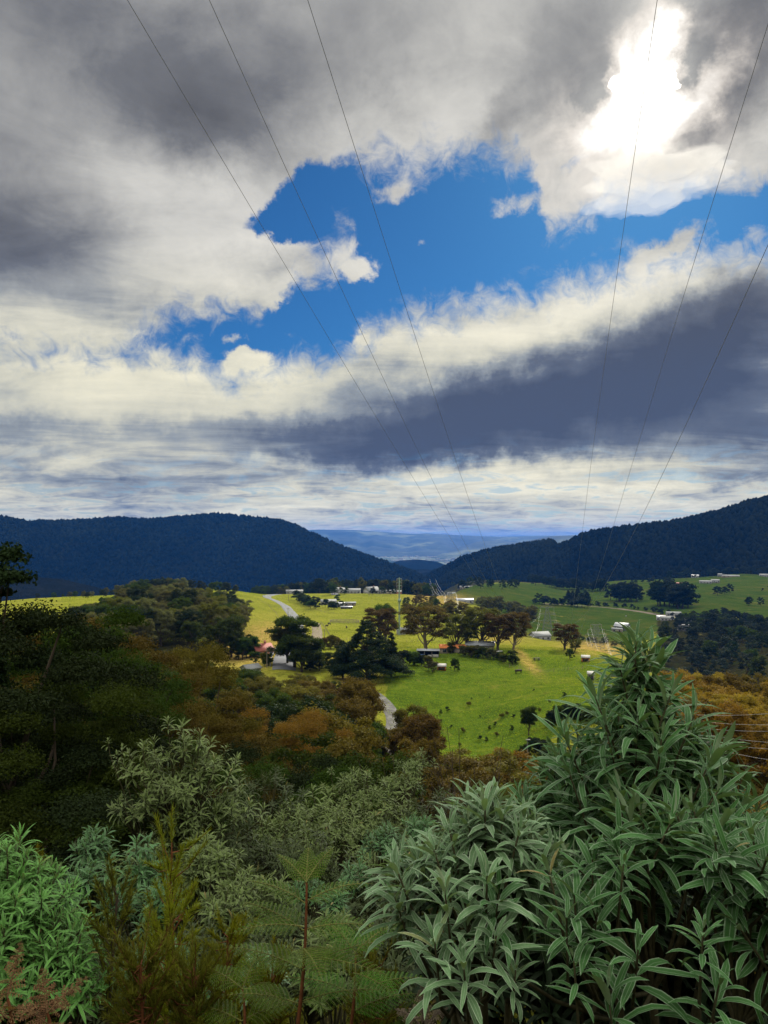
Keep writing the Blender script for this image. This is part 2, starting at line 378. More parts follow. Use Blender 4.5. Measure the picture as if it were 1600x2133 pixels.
valley = in_poly(nu, nv, [(900, 1215), (1250, 1212), (1420, 1185), (1640, 1180), (1640, 1290), (1400, 1285), (1360, 1330), (1290, 1345), (1100, 1340), (1060, 1290), (1000, 1262), (930, 1262)]) & (RD > 420) & (RD < 1700) & front
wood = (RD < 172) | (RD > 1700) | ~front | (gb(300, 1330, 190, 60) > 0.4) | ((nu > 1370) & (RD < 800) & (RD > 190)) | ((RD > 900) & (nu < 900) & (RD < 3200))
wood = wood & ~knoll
roadside = gb(1550, 1660, 110, 60)*front*(RD < 150)
tan = np.clip(gb(500, 1345, 95, 36, 15)*1.4+gb(560, 1345, 60, 30, 30)*0.9+gb(920, 1250, 50, 12)*1.4+gb(885, 1243, 30, 8)+gb(1225, 1352, 60, 14, -8)*1.1+gb(1105, 1385, 26, 10, -45)*1.2+gb(1085, 1365, 16, 8, -60)+gb(740, 1415, 40, 9, 10)*1.3+gb(1040, 1330, 60, 12)*0.7+gb(1260, 1350, 40, 10)+gb(700, 1375, 50, 6, 10)*.8+roadside, 0, 1)*front*(RD < 1500)
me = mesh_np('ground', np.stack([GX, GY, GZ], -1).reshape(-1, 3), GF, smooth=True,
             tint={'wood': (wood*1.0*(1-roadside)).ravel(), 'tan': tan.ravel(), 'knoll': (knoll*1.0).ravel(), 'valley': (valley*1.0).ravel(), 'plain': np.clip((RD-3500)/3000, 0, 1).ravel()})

def newmat(name):
    m = bpy.data.materials.new(name); m.use_nodes = True; m.node_tree.nodes.clear(); return m, G(m.node_tree)
def fin(g, sh, disp=None):
    o = g.n('ShaderNodeOutputMaterial'); g.put(o.inputs[0], sh)
def attr(g, n, typ='GEOMETRY'):
    o = g.n('ShaderNodeAttribute', attribute_type=typ); o.attribute_name = n; return o.outputs['Fac']
def pbsdf(g, color, rough=0.7, spec=0.3, metal=0.0, normal=None, **k):
    b = g.n('ShaderNodeBsdfPrincipled')
    g.put(b.inputs['Base Color'], (*color, 1) if isinstance(color, tuple) and len(color) == 3 else color)
    g.put(b.inputs['Roughness'], rough); b.inputs['Specular IOR Level'].default_value = spec; b.inputs['Metallic'].default_value = metal
    if normal is not None: g.put(b.inputs['Normal'], normal)
    for a, v in k.items(): g.put(b.inputs[a.replace('_', ' ')], v)
    return b.outputs[0]
def bump(g, h, dist=0.1, st=0.6):
    o = g.n('ShaderNodeBump'); o.inputs['Strength'].default_value = st; o.inputs['Distance'].default_value = dist; g.put(o.inputs['Height'], h); return o.outputs[0]
# grass, woodland floor, far plain
m_ground, g = newmat('grass_and_earth')
P = g.n('ShaderNodeNewGeometry').outputs['Position']
n1 = g.noise(P, 0.035, 6, 0.6); n2 = g.noise(P, 0.35, 6, 0.65); n3 = g.noise(P, 2.2, 4, 0.6)
grass = g.ramp(g.m('ADD', g.m('MULTIPLY', n1, 0.6), g.m('MULTIPLY', n2, 0.4)), [(0.3, (0.13, 0.155, 0.018)), (0.5, (0.24, 0.255, 0.028)), (0.7, (0.34, 0.32, 0.05))])
kno = g.ramp(g.m('ADD', g.m('MULTIPLY', n1, 0.5), g.m('MULTIPLY', n2, 0.5)), [(0.32, (0.042, 0.080, 0.010)), (0.5, (0.085, 0.145, 0.012)), (0.68, (0.18, 0.20, 0.025))])
val = g.ramp(g.m('ADD', g.m('MULTIPLY', n1, 0.7), g.m('MULTIPLY', n2, 0.3)), [(0.35, (0.03, 0.062, 0.008)), (0.5, (0.052, 0.092, 0.010)), (0.65, (0.10, 0.10, 0.02))])  # valley grass darkened: part of the cloud shade is in this colour
tanc = g.ramp(n2, [(0.35, (0.30, 0.20, 0.05)), (0.6, (0.48, 0.34, 0.10))])
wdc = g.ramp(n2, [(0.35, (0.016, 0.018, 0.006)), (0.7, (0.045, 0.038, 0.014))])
plc = g.ramp(g.noise(P, 0.0016, 7, 0.62), [(0.40, (0.02, 0.035, 0.025)), (0.5, (0.10, 0.13, 0.08)), (0.58, (0.30, 0.32, 0.26)), (0.66, (0.05, 0.08, 0.05))])
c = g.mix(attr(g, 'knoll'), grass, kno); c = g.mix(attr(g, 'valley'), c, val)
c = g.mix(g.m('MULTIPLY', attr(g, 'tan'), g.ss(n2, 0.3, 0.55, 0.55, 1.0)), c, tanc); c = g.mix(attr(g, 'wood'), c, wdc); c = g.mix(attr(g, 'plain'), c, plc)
c = g.mix(g.ss(n3, 0.35, 0.75, 0.0, 0.35), c, (0.05, 0.06, 0.012))
c = g.mix(g.ss(g.noise(P, 0.16, 8, 0.7, 0.6), 0.54, 0.66, 0.0, 0.5), c, (0.045, 0.065, 0.008))
c = g.mix(g.ss(g.noise(P, 0.06, 7, 0.7, 1.2), 0.58, 0.68, 0.0, 0.45), c, (0.26, 0.22, 0.05))
df = g.n('ShaderNodeBsdfDiffuse'); g.put(df.inputs['Color'], c); df.inputs['Roughness'].default_value = 0.6; g.put(df.inputs['Normal'], bump(g, g.m('ADD', n2, g.m('MULTIPLY', n3, 0.3)), 1.8, 0.9)); fin(g, df.outputs[0])
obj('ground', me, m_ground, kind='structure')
# ------------------------------------------------------------------ hills as solid ridges
def interp(pts, u):
    a = np.array(pts, dtype=float); return np.interp(u, a[:, 0], a[:, 1])
def hill(name, prof, dist, width_f, width_b, foot, mat, nu_=260, rough=1.0, seed=1, scatter=0):
    """ridge along the skyline: prof [(u, v)], dist [(u, d)]; front slope runs width_f towards the viewer down to height foot"""
    us = np.linspace(prof[0][0], prof[-1][0], nu_); vs = interp(prof, us); ds = interp(dist, us)
    ts = np.concatenate([np.linspace(-1, 0, 14)[:-1], np.linspace(0, 1, 46)])
    V = []
    for t in ts:
        d = ds+(width_b*-t if t < 0 else -t*width_f)
        az = np.array([uaz(u) for u in us]); zr = np.array([uz(u, v, d0) for u, v, d0 in zip(us, vs, ds)])
        prof_t = (1-abs(t)**1.15)
        z = foot+(zr-foot)*prof_t
        x = d*np.sin(az); y = d*np.cos(az)
        nn = fbm(np.stack([x/420, y/420, 0*x], -1), 5, seed)
        gul = np.abs(vnoise(np.stack([x/300+seed, 0*x+seed, 0*x], -1), seed+3))
        z = z+rough*(nn*26-gul*30)*math.sin(math.pi*min(abs(t)*1.0, 1))*(1 if t > 0 else .4)+rough*vnoise(np.stack([x/60, y/60, 0*x], -1), 8)*2.0*(abs(t) > 0.02)
        V.append(np.stack([x, y, z], -1))
    V = np.array(V); nt_, nn_ = V.shape[:2]
    i = np.arange(nt_-1)[:, None]*nn_; j = np.arange(nn_-1)[None]
    F_ = np.stack([i+j+1, i+j, i+nn_+j, i+nn_+j+1], -1).reshape(-1, 4)
    me = mesh_np(name, V.reshape(-1, 3), F_, smooth=True)
    o = obj(name, me, mat, kind='structure')
    return V
m_hill, g = newmat('wooded_hill'); P = g.n('ShaderNodeNewGeometry').outputs['Position']
nn = g.noise(P, 0.006, 6, 0.6); n2 = g.noise(P, 0.08, 5, 0.65)
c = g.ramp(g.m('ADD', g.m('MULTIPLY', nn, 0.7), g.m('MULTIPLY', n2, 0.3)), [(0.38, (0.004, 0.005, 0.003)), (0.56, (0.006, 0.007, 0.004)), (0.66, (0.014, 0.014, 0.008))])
fin(g, pbsdf(g, c, 1.0, 0.0, normal=bump(g, n2, 12.0, 1.0)))
m_farhill, g = newmat('distant_hill'); P = g.n('ShaderNodeNewGeometry').outputs['Position']
c = g.ramp(g.noise(P, 0.0012, 7, 0.62), [(0.40, (0.015, 0.025, 0.02)), (0.55, (0.03, 0.045, 0.03)), (0.64, (0.10, 0.12, 0.07))])
fin(g, pbsdf(g, c, 0.95, 0.05))
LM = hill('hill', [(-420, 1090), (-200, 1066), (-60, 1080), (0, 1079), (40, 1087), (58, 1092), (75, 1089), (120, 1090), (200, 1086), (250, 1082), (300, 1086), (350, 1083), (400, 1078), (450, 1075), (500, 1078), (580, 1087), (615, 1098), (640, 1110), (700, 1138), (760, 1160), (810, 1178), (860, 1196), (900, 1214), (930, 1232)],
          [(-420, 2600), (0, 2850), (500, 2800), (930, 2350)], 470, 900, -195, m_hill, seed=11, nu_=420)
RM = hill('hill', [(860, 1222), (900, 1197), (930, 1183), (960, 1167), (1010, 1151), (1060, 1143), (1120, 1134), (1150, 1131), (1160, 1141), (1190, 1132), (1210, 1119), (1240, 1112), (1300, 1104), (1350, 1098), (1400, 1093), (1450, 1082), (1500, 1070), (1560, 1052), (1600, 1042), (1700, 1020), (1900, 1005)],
          [(860, 2500), (960, 2300), (1200, 2050), (1600, 1850), (1900, 1800)], 400, 800, -130, m_hill, seed=23, nu_=420)
hill('hill', [(760, 1205), (800, 1178), (830, 1168), (870, 1165), (910, 1170), (950, 1185), (1000, 1210)], [(760, 4300), (1000, 4300)], 700, 900, -235, m_hill, seed=31, nu_=120, rough=.6)
hill('distant_range', [(980, 1160), (1020, 1140), (1060, 1134), (1100, 1127), (1130, 1120), (1160, 1116), (1200, 1115), (1260, 1118), (1340, 1110), (1500, 1112), (1700, 1120)], [(980, 8200), (1700, 7200)], 1500, 1500, -240, m_farhill, seed=41, nu_=160)
hill('distant_range', [(880, 1165), (940, 1145), (990, 1130), (1030, 1125), (1080, 1130), (1150, 1124), (1250, 1126)], [(880, 11000), (1250, 10500)], 2500, 1500, -240, m_farhill, seed=43, nu_=160)
hill('distant_range', [(-300, 1112), (400, 1110), (600, 1106), (660, 1103), (740, 1104), (800, 1108), (860, 1112), (890, 1111), (960, 1115), (1040, 1118), (1130, 1116), (1300, 1116), (2000, 1115)], [(-300, 13500), (2000, 13500)], 3500, 2000, -250, m_farhill, seed=47, nu_=260, rough=1.6)
# the near, lower spur left of the plateau
hill('hill', [(-200, 1220), (0, 1203), (60, 1200), (130, 1206), (200, 1222), (260, 1240)], [(-200, 1800), (260, 1700)], 380, 500, -190, m_hill, seed=51, nu_=120, rough=.5)
# ------------------------------------------------------------------ haze
mh, g = newmat('haze')
pv = g.n('ShaderNodeVolumePrincipled'); pv.inputs['Color'].default_value = (0.03, 0.175, 0.62, 1); pv.inputs['Density'].default_value = 0.000052; pv.inputs['Anisotropy'].default_value = 0.3
ho = g.n('ShaderNodeOutputMaterial'); nt_h = mh.node_tree; nt_h.links.new(pv.outputs[0], ho.inputs['Volume'])
hz = MB().box((0, 0, -72.5), (50200, 50200, 505)).build('haze', mh, kind='stuff')
# ------------------------------------------------------------------ clouds with real bodies, between the sun and the near slope and between the sun and the right-hand valley
mc, g = newmat('cloud_vapour')
pv = g.n('ShaderNodeVolumePrincipled'); pv.inputs['Color'].default_value = (0.97, 0.97, 0.97, 1); pv.inputs['Density'].default_value = 0.024; pv.inputs['Anisotropy'].default_value = 0.72
ho = g.n('ShaderNodeOutputMaterial'); mc.node_tree.links.new(pv.outputs[0], ho.inputs['Volume'])
def ico(n=1):
    import bmesh
    bm = bmesh.new(); bmesh.ops.create_icosphere(bm, subdivisions=n, radius=1.0)
    V = np.array([v.co[:] for v in bm.verts]); F_ = np.array([[q.index for q in f.verts] for f in bm.faces]); bm.free(); return V, F_
ICO1 = ico(1); ICO2 = ico(2); ICO5 = ico(6)
def cloud_body(target, alt, r, seed, dens_mat, label):
    t = (alt-target[2])/SUN_DIR.z; c = Vector(target)+SUN_DIR*t
    V, F_ = ICO5; V = V.copy()
    n = fbm(V*1.7+seed, 6, seed)
    V = V*(1+0.5*n)[:, None]*np.array(r)
    me = mesh_np('cloud', V, F_, smooth=True)
    return obj('cloud', me, dens_mat, None, c, kind='stuff', label=label)
cloud_body((-5, 5, -10), 1450, (88, 82, 38), 4, mc, 'bright white cloud standing right in front of the sun')
mc2 = mc.copy(); mc2.node_tree.nodes['Principled Volume'].inputs['Density'].default_value = 0.0024; mc2.node_tree.nodes['Principled Volume'].inputs['Anisotropy'].default_value = 0.22
cloud_body((430, 1000, -85), 2600, (470, 470, 90), 9, mc2, 'broad white cloud glowing just below the sun')
# ------------------------------------------------------------------ leaf and bark materials
def leafmat(name, col, trans=0.35, var=0.5, tcol=None, rough=0.75, spec=0.06, sheen=0.0):
    m, g = newmat(name)
    oi = g.n('ShaderNodeObjectInfo').outputs['Random']; t = attr(g, 'tint')
    f = g.m('ADD', g.m('MULTIPLY', t, 0.6), g.m('MULTIPLY', oi, 0.4))
    dk = tuple(x*(1-var) for x in col); lt = tuple(min(1, x*(1+var)) for x in col)
    c = g.mix(f, dk, lt)
    hs = g.n('ShaderNodeHueSaturation'); g.put(hs.inputs['Hue'], g.lin(oi, 0, 1, 0.48, 0.52)); g.put(hs.inputs['Color'], c); c = hs.outputs[0]
    b = pbsdf(g, c, rough, spec)
    if sheen: b.node.inputs['Sheen Weight'].default_value = sheen
    tr = g.n('ShaderNodeBsdfTranslucent'); tc_ = g.mix(1.0, c, tcol or (1.5, 1.5, 0.6), 'MULTIPLY'); g.put(tr.inputs[0], tc_)
    ms = g.n('ShaderNodeMixShader'); ms.inputs[0].default_value = trans; g.put(ms.inputs[1], b); g.put(ms.inputs[2], tr.outputs[0])
    fin(g, ms.outputs[0]); return m
def simple(name, col, rough=0.8, spec=0.2, metal=0.0, var=0.25, scale=3.0, bumpd=0.0):
    m, g = newmat(name); P = g.n('ShaderNodeTexCoord').outputs['Object']; n = g.noise(P, scale, 5, 0.6)
    c = g.mix(g.ss(n, 0.3, 0.7), tuple(x*(1-var) for x in col), tuple(min(1, x*(1+var)) for x in col))
    fin(g, pbsdf(g, c, rough, spec, metal, bump(g, n, bumpd, 0.5) if bumpd else None)); return m
M = {}
M['olive'] = leafmat('olive_leaf', (0.070, 0.070, 0.010), trans=0.35)
M['brown'] = leafmat('russet_leaf', (0.076, 0.058, 0.012), tcol=(1.5, 1.35, 0.5), trans=0.28)
M['rust'] = leafmat('rusty_leaf', (0.150, 0.105, 0.016), tcol=(1.6, 1.4, 0.5))
M['gold'] = leafmat('golden_green_leaf', (0.095, 0.086, 0.013), trans=0.28)
M['green'] = leafmat('green_leaf', (0.028, 0.046, 0.007))
M['dark'] = leafmat('dark_leaf', (0.013, 0.023, 0.007), trans=0.15)
M['grey'] = leafmat('grey_green_leaf', (0.075, 0.078, 0.034))
M['blue'] = leafmat('dull_green_leaf', (0.018, 0.028, 0.018), trans=0.2)
M['bark'] = simple('bark', (0.07, 0.055, 0.04), 0.9, 0.1)
M['palebark'] = simple('pale_bark', (0.24, 0.19, 0.14), 0.85, 0.1)
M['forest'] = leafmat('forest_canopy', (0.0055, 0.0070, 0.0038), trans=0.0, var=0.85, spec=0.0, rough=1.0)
# ------------------------------------------------------------------ tree shapes (unit height)
def leaves(rng, P, Nn, l, w, tint):
    n = len(P); Nn = Nn/(np.linalg.norm(Nn, axis=1)[:, None]+1e-9)
    t = rng.normal(size=(n, 3)); t -= (t*Nn).sum(1)[:, None]*Nn; t /= np.linalg.norm(t, axis=1)[:, None]+1e-9
    b = np.cross(Nn, t); s = rng.uniform(0.6, 1.35, n)[:, None]
    V = np.stack([P-t*l*s, P+b*w*s, P+t*l*s, P-b*w*s], 1)
    F_ = np.arange(n)[:, None]*4+np.arange(4)[None]
    return V.reshape(-1, 3), F_, np.repeat(tint, 4)
def crown_of(rng, cl, dens, leaf, up=0.1, asp=0.5):
    Vs, Fs, Ts, n0 = [], [], [], 0
    for (c, r, fl) in cl:
        n = int(dens*r**2*4*math.pi)
        d = rng.normal(size=(n, 3)); d /= np.linalg.norm(d, axis=1)[:, None]; d[:, 2] = np.where(d[:, 2] < -0.25, -d[:, 2]*0.6, d[:, 2])
        lump = 1+0.42*fbm(d*2.6+np.array(c)*40, 3, 3)
        rr = r*lump*(rng.uniform(0, 1, n)**0.36)
        P = np.array(c)+d*rr[:, None]*np.array([1, 1, fl])
        V, F_, T = leaves(rng, P, d*0.8+rng.normal(size=(n, 3))*0.7+np.array([0, 0, up]), leaf, leaf*asp, np.clip(rng.uniform(0, 1, n)*0.6+rng.uniform(0, 0.4), 0, 1))
        Vs.append(V); Fs.append(F_+n0); Ts.append(T); n0 += len(V)
    return np.concatenate(Vs), np.concatenate(Fs), np.concatenate(Ts)
def gum_shape(seed, nc=18, spread=0.34, base=0.38, cr=0.13, dens=2600, leaf=0.017, flat=0.9, shape='round', trunk_r=0.022, lean=0.05, limbk=6):
    rng = np.random.default_rng(seed); cl = []; tb = MB()
    top = np.array([rng.uniform(-lean, lean), rng.uniform(-lean, lean), base+0.22])
    tr = [np.array([0, 0, -0.08]), np.array([0, 0, 0.0])]
    for k in range(1, 6):
        f = k/5; tr.append(top*f+np.array([rng.normal()*0.008, rng.normal()*0.008, 0]))
    tb.tube(tr, np.linspace(trunk_r*1.25, trunk_r*0.6, len(tr)), 7)
    for k in range(nc):
        a = k*2.399+rng.uniform(-.4, .4); f = (k+0.5)/nc
        if shape == 'round': h = base+(0.92-base)*f**0.8; rad = spread*math.sqrt(max(0, 1-((h-(base+0.30))/(0.98-base-0.24))**2*0.9))*rng.uniform(0.45, 1.0)
        elif shape == 'cone': h = 0.1+0.83*f; rad = spread*(1.02-h)*rng.uniform(0.5, 1.05)
        elif shape == 'flat': h = base+rng.uniform(0.30, 0.55)*(0.6+0.4*(1-f)); rad = spread*math.sqrt(f)*1.1
        elif shape == 'bush': h = 0.15+0.68*rng.uniform(0, 1)**0.7; rad = spread*math.sqrt(max(0.05, 1-(h/0.95)**2))*rng.uniform(0.3, 1.0)
        c = np.array([math.cos(a)*rad+top[0]*h, math.sin(a)*rad+top[1]*h, h]); r = cr*rng.uniform(0.7, 1.25)*(1.0 if shape != 'cone' else (1.25-h))
        cl.append((c, r, flat))
        if limbk and k % max(1, nc//14) == 0:
            j = rng.integers(2, len(tr)-1); s0 = tr[j]
            mid = (s0+c)/2+np.array([0, 0, -0.03])+rng.normal(size=3)*0.015
            tb.tube([s0, s0*0.6+mid*0.4, mid, (mid+c)/2+rng.normal(size=3)*0.01, c], [trunk_r*0.5, trunk_r*0.4, trunk_r*0.3, trunk_r*0.2, trunk_r*0.08], 5)
    V, F_, T = crown_of(rng, cl, dens, leaf, asp=0.5)
    zt = V[:, 2].max()
    V = V/zt
    cm = mesh_np('crown', V, F_, T)
    tm = mesh_np('trunk', np.concatenate(tb.V)/zt, [np.concatenate(f) for f in tb.F.values()], smooth=True)
    return tm, cm
def setmat(o, m):
    if not len(o.data.materials): o.data.materials.append(m)
    else:
        o.material_slots[0].link = 'OBJECT'; o.material_slots[0].material = m
def plant(name, shp, P, h, crown_mat, bark='bark', w=1.0, rz=None, label='', cat='tree', group=None, rng=random):
    e = empty(name, P, rz if rz is not None else rng.uniform(0, 6.28), label=label, cat=cat, group=group)
    e.scale = (h*w, h*w, h)
    tm, cm = shp
    for nm, me, mt in (('trunk', tm, M[bark]), ('crown', cm, M[crown_mat])):
        o = bpy.data.objects.new(nm, me); C.objects.link(o); o.parent = e
        if not len(me.materials): me.materials.append(mt)
        if me.materials[0] != mt: o.material_slots[0].link = 'OBJECT'; o.material_slots[0].material = mt
    return e
GUM = [gum_shape(100+i, nc=44+i % 5, spread=0.34+0.03*(i % 3), base=0.14+0.05*(i % 3), cr=0.088, leaf=0.0105, dens=7000) for i in range(6)]
TALLGUM = [gum_shape(140+i, nc=40, spread=0.33, base=0.30, cr=0.092, leaf=0.0105, dens=7200, trunk_r=0.026, lean=0.08) for i in range(5)]
BUSHY = [gum_shape(180+i, nc=42, spread=0.42, base=0.2, cr=0.105, leaf=0.012, dens=6200, shape='bush') for i in range(4)]
PINEY = [gum_shape(220+i, nc=30, spread=0.42, base=0.15, cr=0.15, leaf=0.013, dens=5200, shape='cone', flat=0.8) for i in range(3)]
FARG = [gum_shape(260+i, nc=16, spread=0.34, base=0.16, cr=0.13, leaf=0.028, dens=1300, limbk=0) for i in range(5)]
FARB = [gum_shape(280+i, nc=8, spread=0.36, base=0.1, cr=0.2, leaf=0.04, dens=600, shape='bush', limbk=0) for i in range(3)]
NEARG = [gum_shape(300+i, nc=44, spread=0.42, base=0.14, cr=0.076, leaf=0.0040, dens=34000, flat=0.7, limbk=6, lean=0.12) for i in range(3)]
rnd = random.Random(7)
def at_top(u, v, d, lo=3.0, hi=40.0):
    "foot on the ground at distance d under pixel column u, and the height that reaches pixel row v"
    p = at(u, d); h = uz(u, v, d)-p.z; return p, max(lo, min(hi, h))
def scatter(n, urange, drange, test, sep, seed, tries=40):
    r = random.Random(seed); out = []
    for _ in range(n*tries):
        if len(out) >= n: break
        u = r.uniform(*urange); d = math.sqrt(r.uniform(drange[0]**2, drange[1]**2)); a = uaz(u); x, y = d*math.sin(a), d*math.cos(a)
        if any((x-q[0])**2+(y-q[1])**2 < sep**2 for q in out): continue
        out.append((x, y, u, d))
    zs = hgt(np.array([q[0] for q in out]), np.array([q[1] for q in out])); res = []
    for (x, y, u, d), z in zip(out, zs):
        pu, pv_ = proj(x, y, z)
        if test(u, pv_, d): res.append((Vector((x, y, z)), u, float(pv_), d))
    return res
# woods that cover the hillsides: one mass of crowns per hill
def canopy(name, Vg, n, seed, size, label, tmin=14):
    rng = np.random.default_rng(seed); nt_, nn_ = Vg.shape[:2]
    ti = rng.uniform(tmin-1.5, nt_-2, n); ui = rng.uniform(0, nn_-2, n)
    k = int(n*0.16); ti[:k] = 13+rng.normal(size=k)*0.35
    i0 = ti.astype(int); j0 = ui.astype(int); a = (ti-i0)[:, None]; b = (ui-j0)[:, None]
    P = Vg[i0, j0]*(1-a)*(1-b)+Vg[i0+1, j0]*a*(1-b)+Vg[i0, j0+1]*(1-a)*b+Vg[i0+1, j0+1]*a*b
    gnd = hgt(P[:, 0], P[:, 1]); P = P[P[:, 2] > gnd-4]; n = len(P)
    bV, bF = ICO1; s = rng.uniform(0.55, 1.25, n)*size
    J = 1+rng.uniform(-0.22, 0.22, (n, len(bV)))
    Vv = bV[None]*J[..., None]*np.stack([s*0.52, s*0.52, s*0.8], -1)[:, None]+(P+np.stack([0*s, 0*s, s*0.25], -1))[:, None]
    Ff = (bF[None]+(np.arange(n)*len(bV))[:, None, None]).reshape(-1, 3)
    me = mesh_np(name, Vv.reshape(-1, 3), Ff, np.repeat(np.clip(rng.uniform(0, 1, n)*0.5+0.45*fbm(P/260.0, 3, 4)+0.35*fbm(P/70.0, 2, 6)+0.2, 0, 1), len(bV)))
    return obj(name, me, M['forest'], kind='stuff', label=label)
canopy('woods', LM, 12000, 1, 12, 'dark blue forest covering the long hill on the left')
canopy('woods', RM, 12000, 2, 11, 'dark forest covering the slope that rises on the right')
# ------------------------------------------------------------------ trees
def spread_trees(pts, shapes, mats, hr, name, label, cat, group, w=(0.9, 1.2), bark='bark', seed=0, vcap=None):
    r = random.Random(seed); out = []
    uq = np.quantile([q[1] for q in pts], [.2, .4, .6, .8]); dq = np.quantile([q[3] for q in pts], [.25, .5, .75])
    for (p, u, v, d) in pts:
        h = r.uniform(*hr)
        if vcap is not None:                       # keep the crown below the line where the photograph's canopy ends
            mx = uz(u, vcap(u)+r.uniform(0, 10), d)-p.z
            if mx < min(3.0, hr[0]*0.5): continue
            h = min(h, mx)
        mt = mats(u, v, d, r) if callable(mats) else r.choice(mats)
        lb = label(mt) if callable(label) else label
        sz = 'short' if h < hr[0]+(hr[1]-hr[0])*0.35 else ('tall' if h > hr[0]+(hr[1]-hr[0])*0.7 else 'mid height')
        lb = sz+' '+lb+', '+('nearest', 'nearer', 'farther', 'farthest')[int(np.searchsorted(dq, d))]+' '+('far left', 'left', 'middle', 'right', 'far right')[int(np.searchsorted(uq, u))]
        out.append(plant(name, r.choice(shapes), p, h, mt, bark, r.uniform(*w), r.uniform(0, 6.28), lb, cat, group))
    return out
CN = {'olive': 'olive', 'brown': 'russet brown', 'rust': 'rusty orange', 'gold': 'golden green', 'green': 'dark green', 'dark': 'near black', 'grey': 'grey green', 'blue': 'dull dark green'}
# the wooded slope below the lookout
def capline(u): return float(np.interp(u, [-150, 0, 150, 240, 300, 380, 450, 520, 560, 620, 700, 740, 790, 830, 880], [1240, 1250, 1270, 1300, 1330, 1368, 1392, 1400, 1412, 1408, 1425, 1430, 1500, 1560, 1560]))
def mat_f1(u, v, d, r):
    if u > 640: return r.choice(['brown', 'brown', 'green', 'green', 'olive'])
    if d > 150: return r.choice(['gold', 'olive', 'gold', 'brown', 'green'])
    return r.choice(['olive', 'brown', 'green', 'brown', 'green', 'dark'])
pts = scatter(230, (-130, 780), (62, 235), lambda u, v, d: not (u > 700 and d > 195) and not (560 < u < 625 and d > 205) and not (u > 762 and d > 95), 6.4, 11)
spread_trees(pts, GUM+TALLGUM, mat_f1, (8.5, 14.5), 'gum_tree', lambda m: CN[m]+' gum tree in the wood below the lookout', 'tree', 'gum trees in the wood below the lookout', seed=3, vcap=lambda u: capline(u)-8, w=(1.0, 1.3))
# left wood on the field
pts = scatter(95, (165, 505), (275, 440), lambda u, v, d: True, 7.5, 12)
spread_trees(pts, GUM+TALLGUM, ['grey', 'green', 'grey', 'dark', 'olive'], (11, 17), 'field_gum', lambda m: CN[m]+' gum tree in the grove on the left field', 'tree', 'gum trees in the grove on the left field', seed=4,
             vcap=lambda u: float(np.interp(u, [150, 200, 250, 300, 350, 420, 470, 500, 525], [1262, 1250, 1222, 1212, 1206, 1206, 1214, 1232, 1250])), w=(1.0, 1.25))
# trees along the far edge of the plateau
pts = scatter(150, (530, 905), (842, 960), lambda u, v, d: True, 7, 13)
spread_trees(pts, FARG+PINEY[:1], ['green', 'dark', 'green', 'olive', 'blue'], (12, 24), 'edge_tree', lambda m: CN[m]+' tree in the belt along the plateau edge', 'tree', 'trees along the far edge of the plateau', seed=5,
             vcap=lambda u: float(np.interp(u, [470, 540, 600, 640, 700, 760, 830, 900], [1226, 1218, 1214, 1205, 1198, 1198, 1203, 1214])), w=(.9, 1.2))
pts = scatter(60, (60, 500), (560, 760), lambda u, v, d: True, 9, 14)
spread_trees(pts, FARG, ['green', 'blue', 'grey'], (10, 22), 'valley_tree', lambda m: CN[m]+' tree behind the left field', 'tree', 'trees behind the left field', seed=6,
             vcap=lambda u: float(np.interp(u, [60, 130, 200, 260, 300, 380, 430, 500], [1236, 1232, 1228, 1214, 1200, 1200, 1206, 1214])), w=(.9, 1.2))
# right valley: woods, hedgerows
pts = scatter(170, (1372, 1660), (430, 850), lambda u, v, d: v > 1262+(u-1372)*0.02, 9, 15)
spread_trees(pts, FARG+GUM[:2], ['blue', 'dark', 'blue', 'green'], (9, 15), 'valley_gum', lambda m: CN[m]+' tree in the right valley wood', 'tree', 'trees filling the right valley', seed=7, vcap=lambda u: float(np.interp(u, [1370, 1400, 1500, 1600, 1700], [1300, 1278, 1262, 1282, 1290])), w=(.9, 1.25))
def row(path, n, shapes, mats, hr, name, label, cat, group, jit=6, seed=0, w=(.9, 1.3), bark='bark'):
    r = random.Random(seed); ks = np.linspace(0, len(path)-1, n)
    for k in ks:
        i = min(int(k), len(path)-2); f = k-i; u = path[i][0]*(1-f)+path[i+1][0]*f; v = path[i][1]*(1-f)+path[i+1][1]*f
        p = ground(u+r.uniform(-jit, jit), v+r.uniform(-jit*.3, jit*.3), 150)
        if p is None: continue
        p = Vector(p); mt = r.choice(mats)
        plant(name, r.choice(shapes), p-Vector((0, 0, .2)), r.uniform(*hr), mt, bark, r.uniform(*w), r.uniform(0, 6.28), (label if n < 2 else label+', '+(['left', 'right'] if n == 2 else ['left', 'middle', 'right'] if n == 3 else ['left end', 'left half', 'middle', 'right half', 'right end'])[min(int(k/(len(path)-1.0)*(2 if n == 2 else 3 if n == 3 else 5)), (2 if n == 2 else 3 if n == 3 else 5)-1)]), cat, group)
row([(1118, 1258), (1170, 1262), (1225, 1266)], 16, FARG+FARB, ['blue', 'dark'], (7, 14), 'hedge_tree', 'dark tree in the hedgerow above the shaded pasture', 'tree', 'hedgerow trees in the right valley', 5, 1)
row([(1180, 1250), (1226, 1256)], 5, PINEY, ['dark'], (14, 20), 'dark_conifer', 'near black conifer in the hedgerow above the tall pylon', 'tree', 'dark conifers in the hedgerow', 5, 2)
row([(1230, 1262), (1320, 1268), (1400, 1284)], 20, FARB, ['blue', 'dark'], (4, 7), 'hedge_bush', 'low dark bush beside the valley road', 'bush', 'bushes along the valley road', 4, 3)
row([(1275, 1252), (1330, 1254)], 12, FARG, ['dark', 'blue'], (22, 27), 'clump_tree', 'dark tree in the round clump on the shaded right pasture', 'tree', 'round clump of trees on the right pasture', 6, 4)
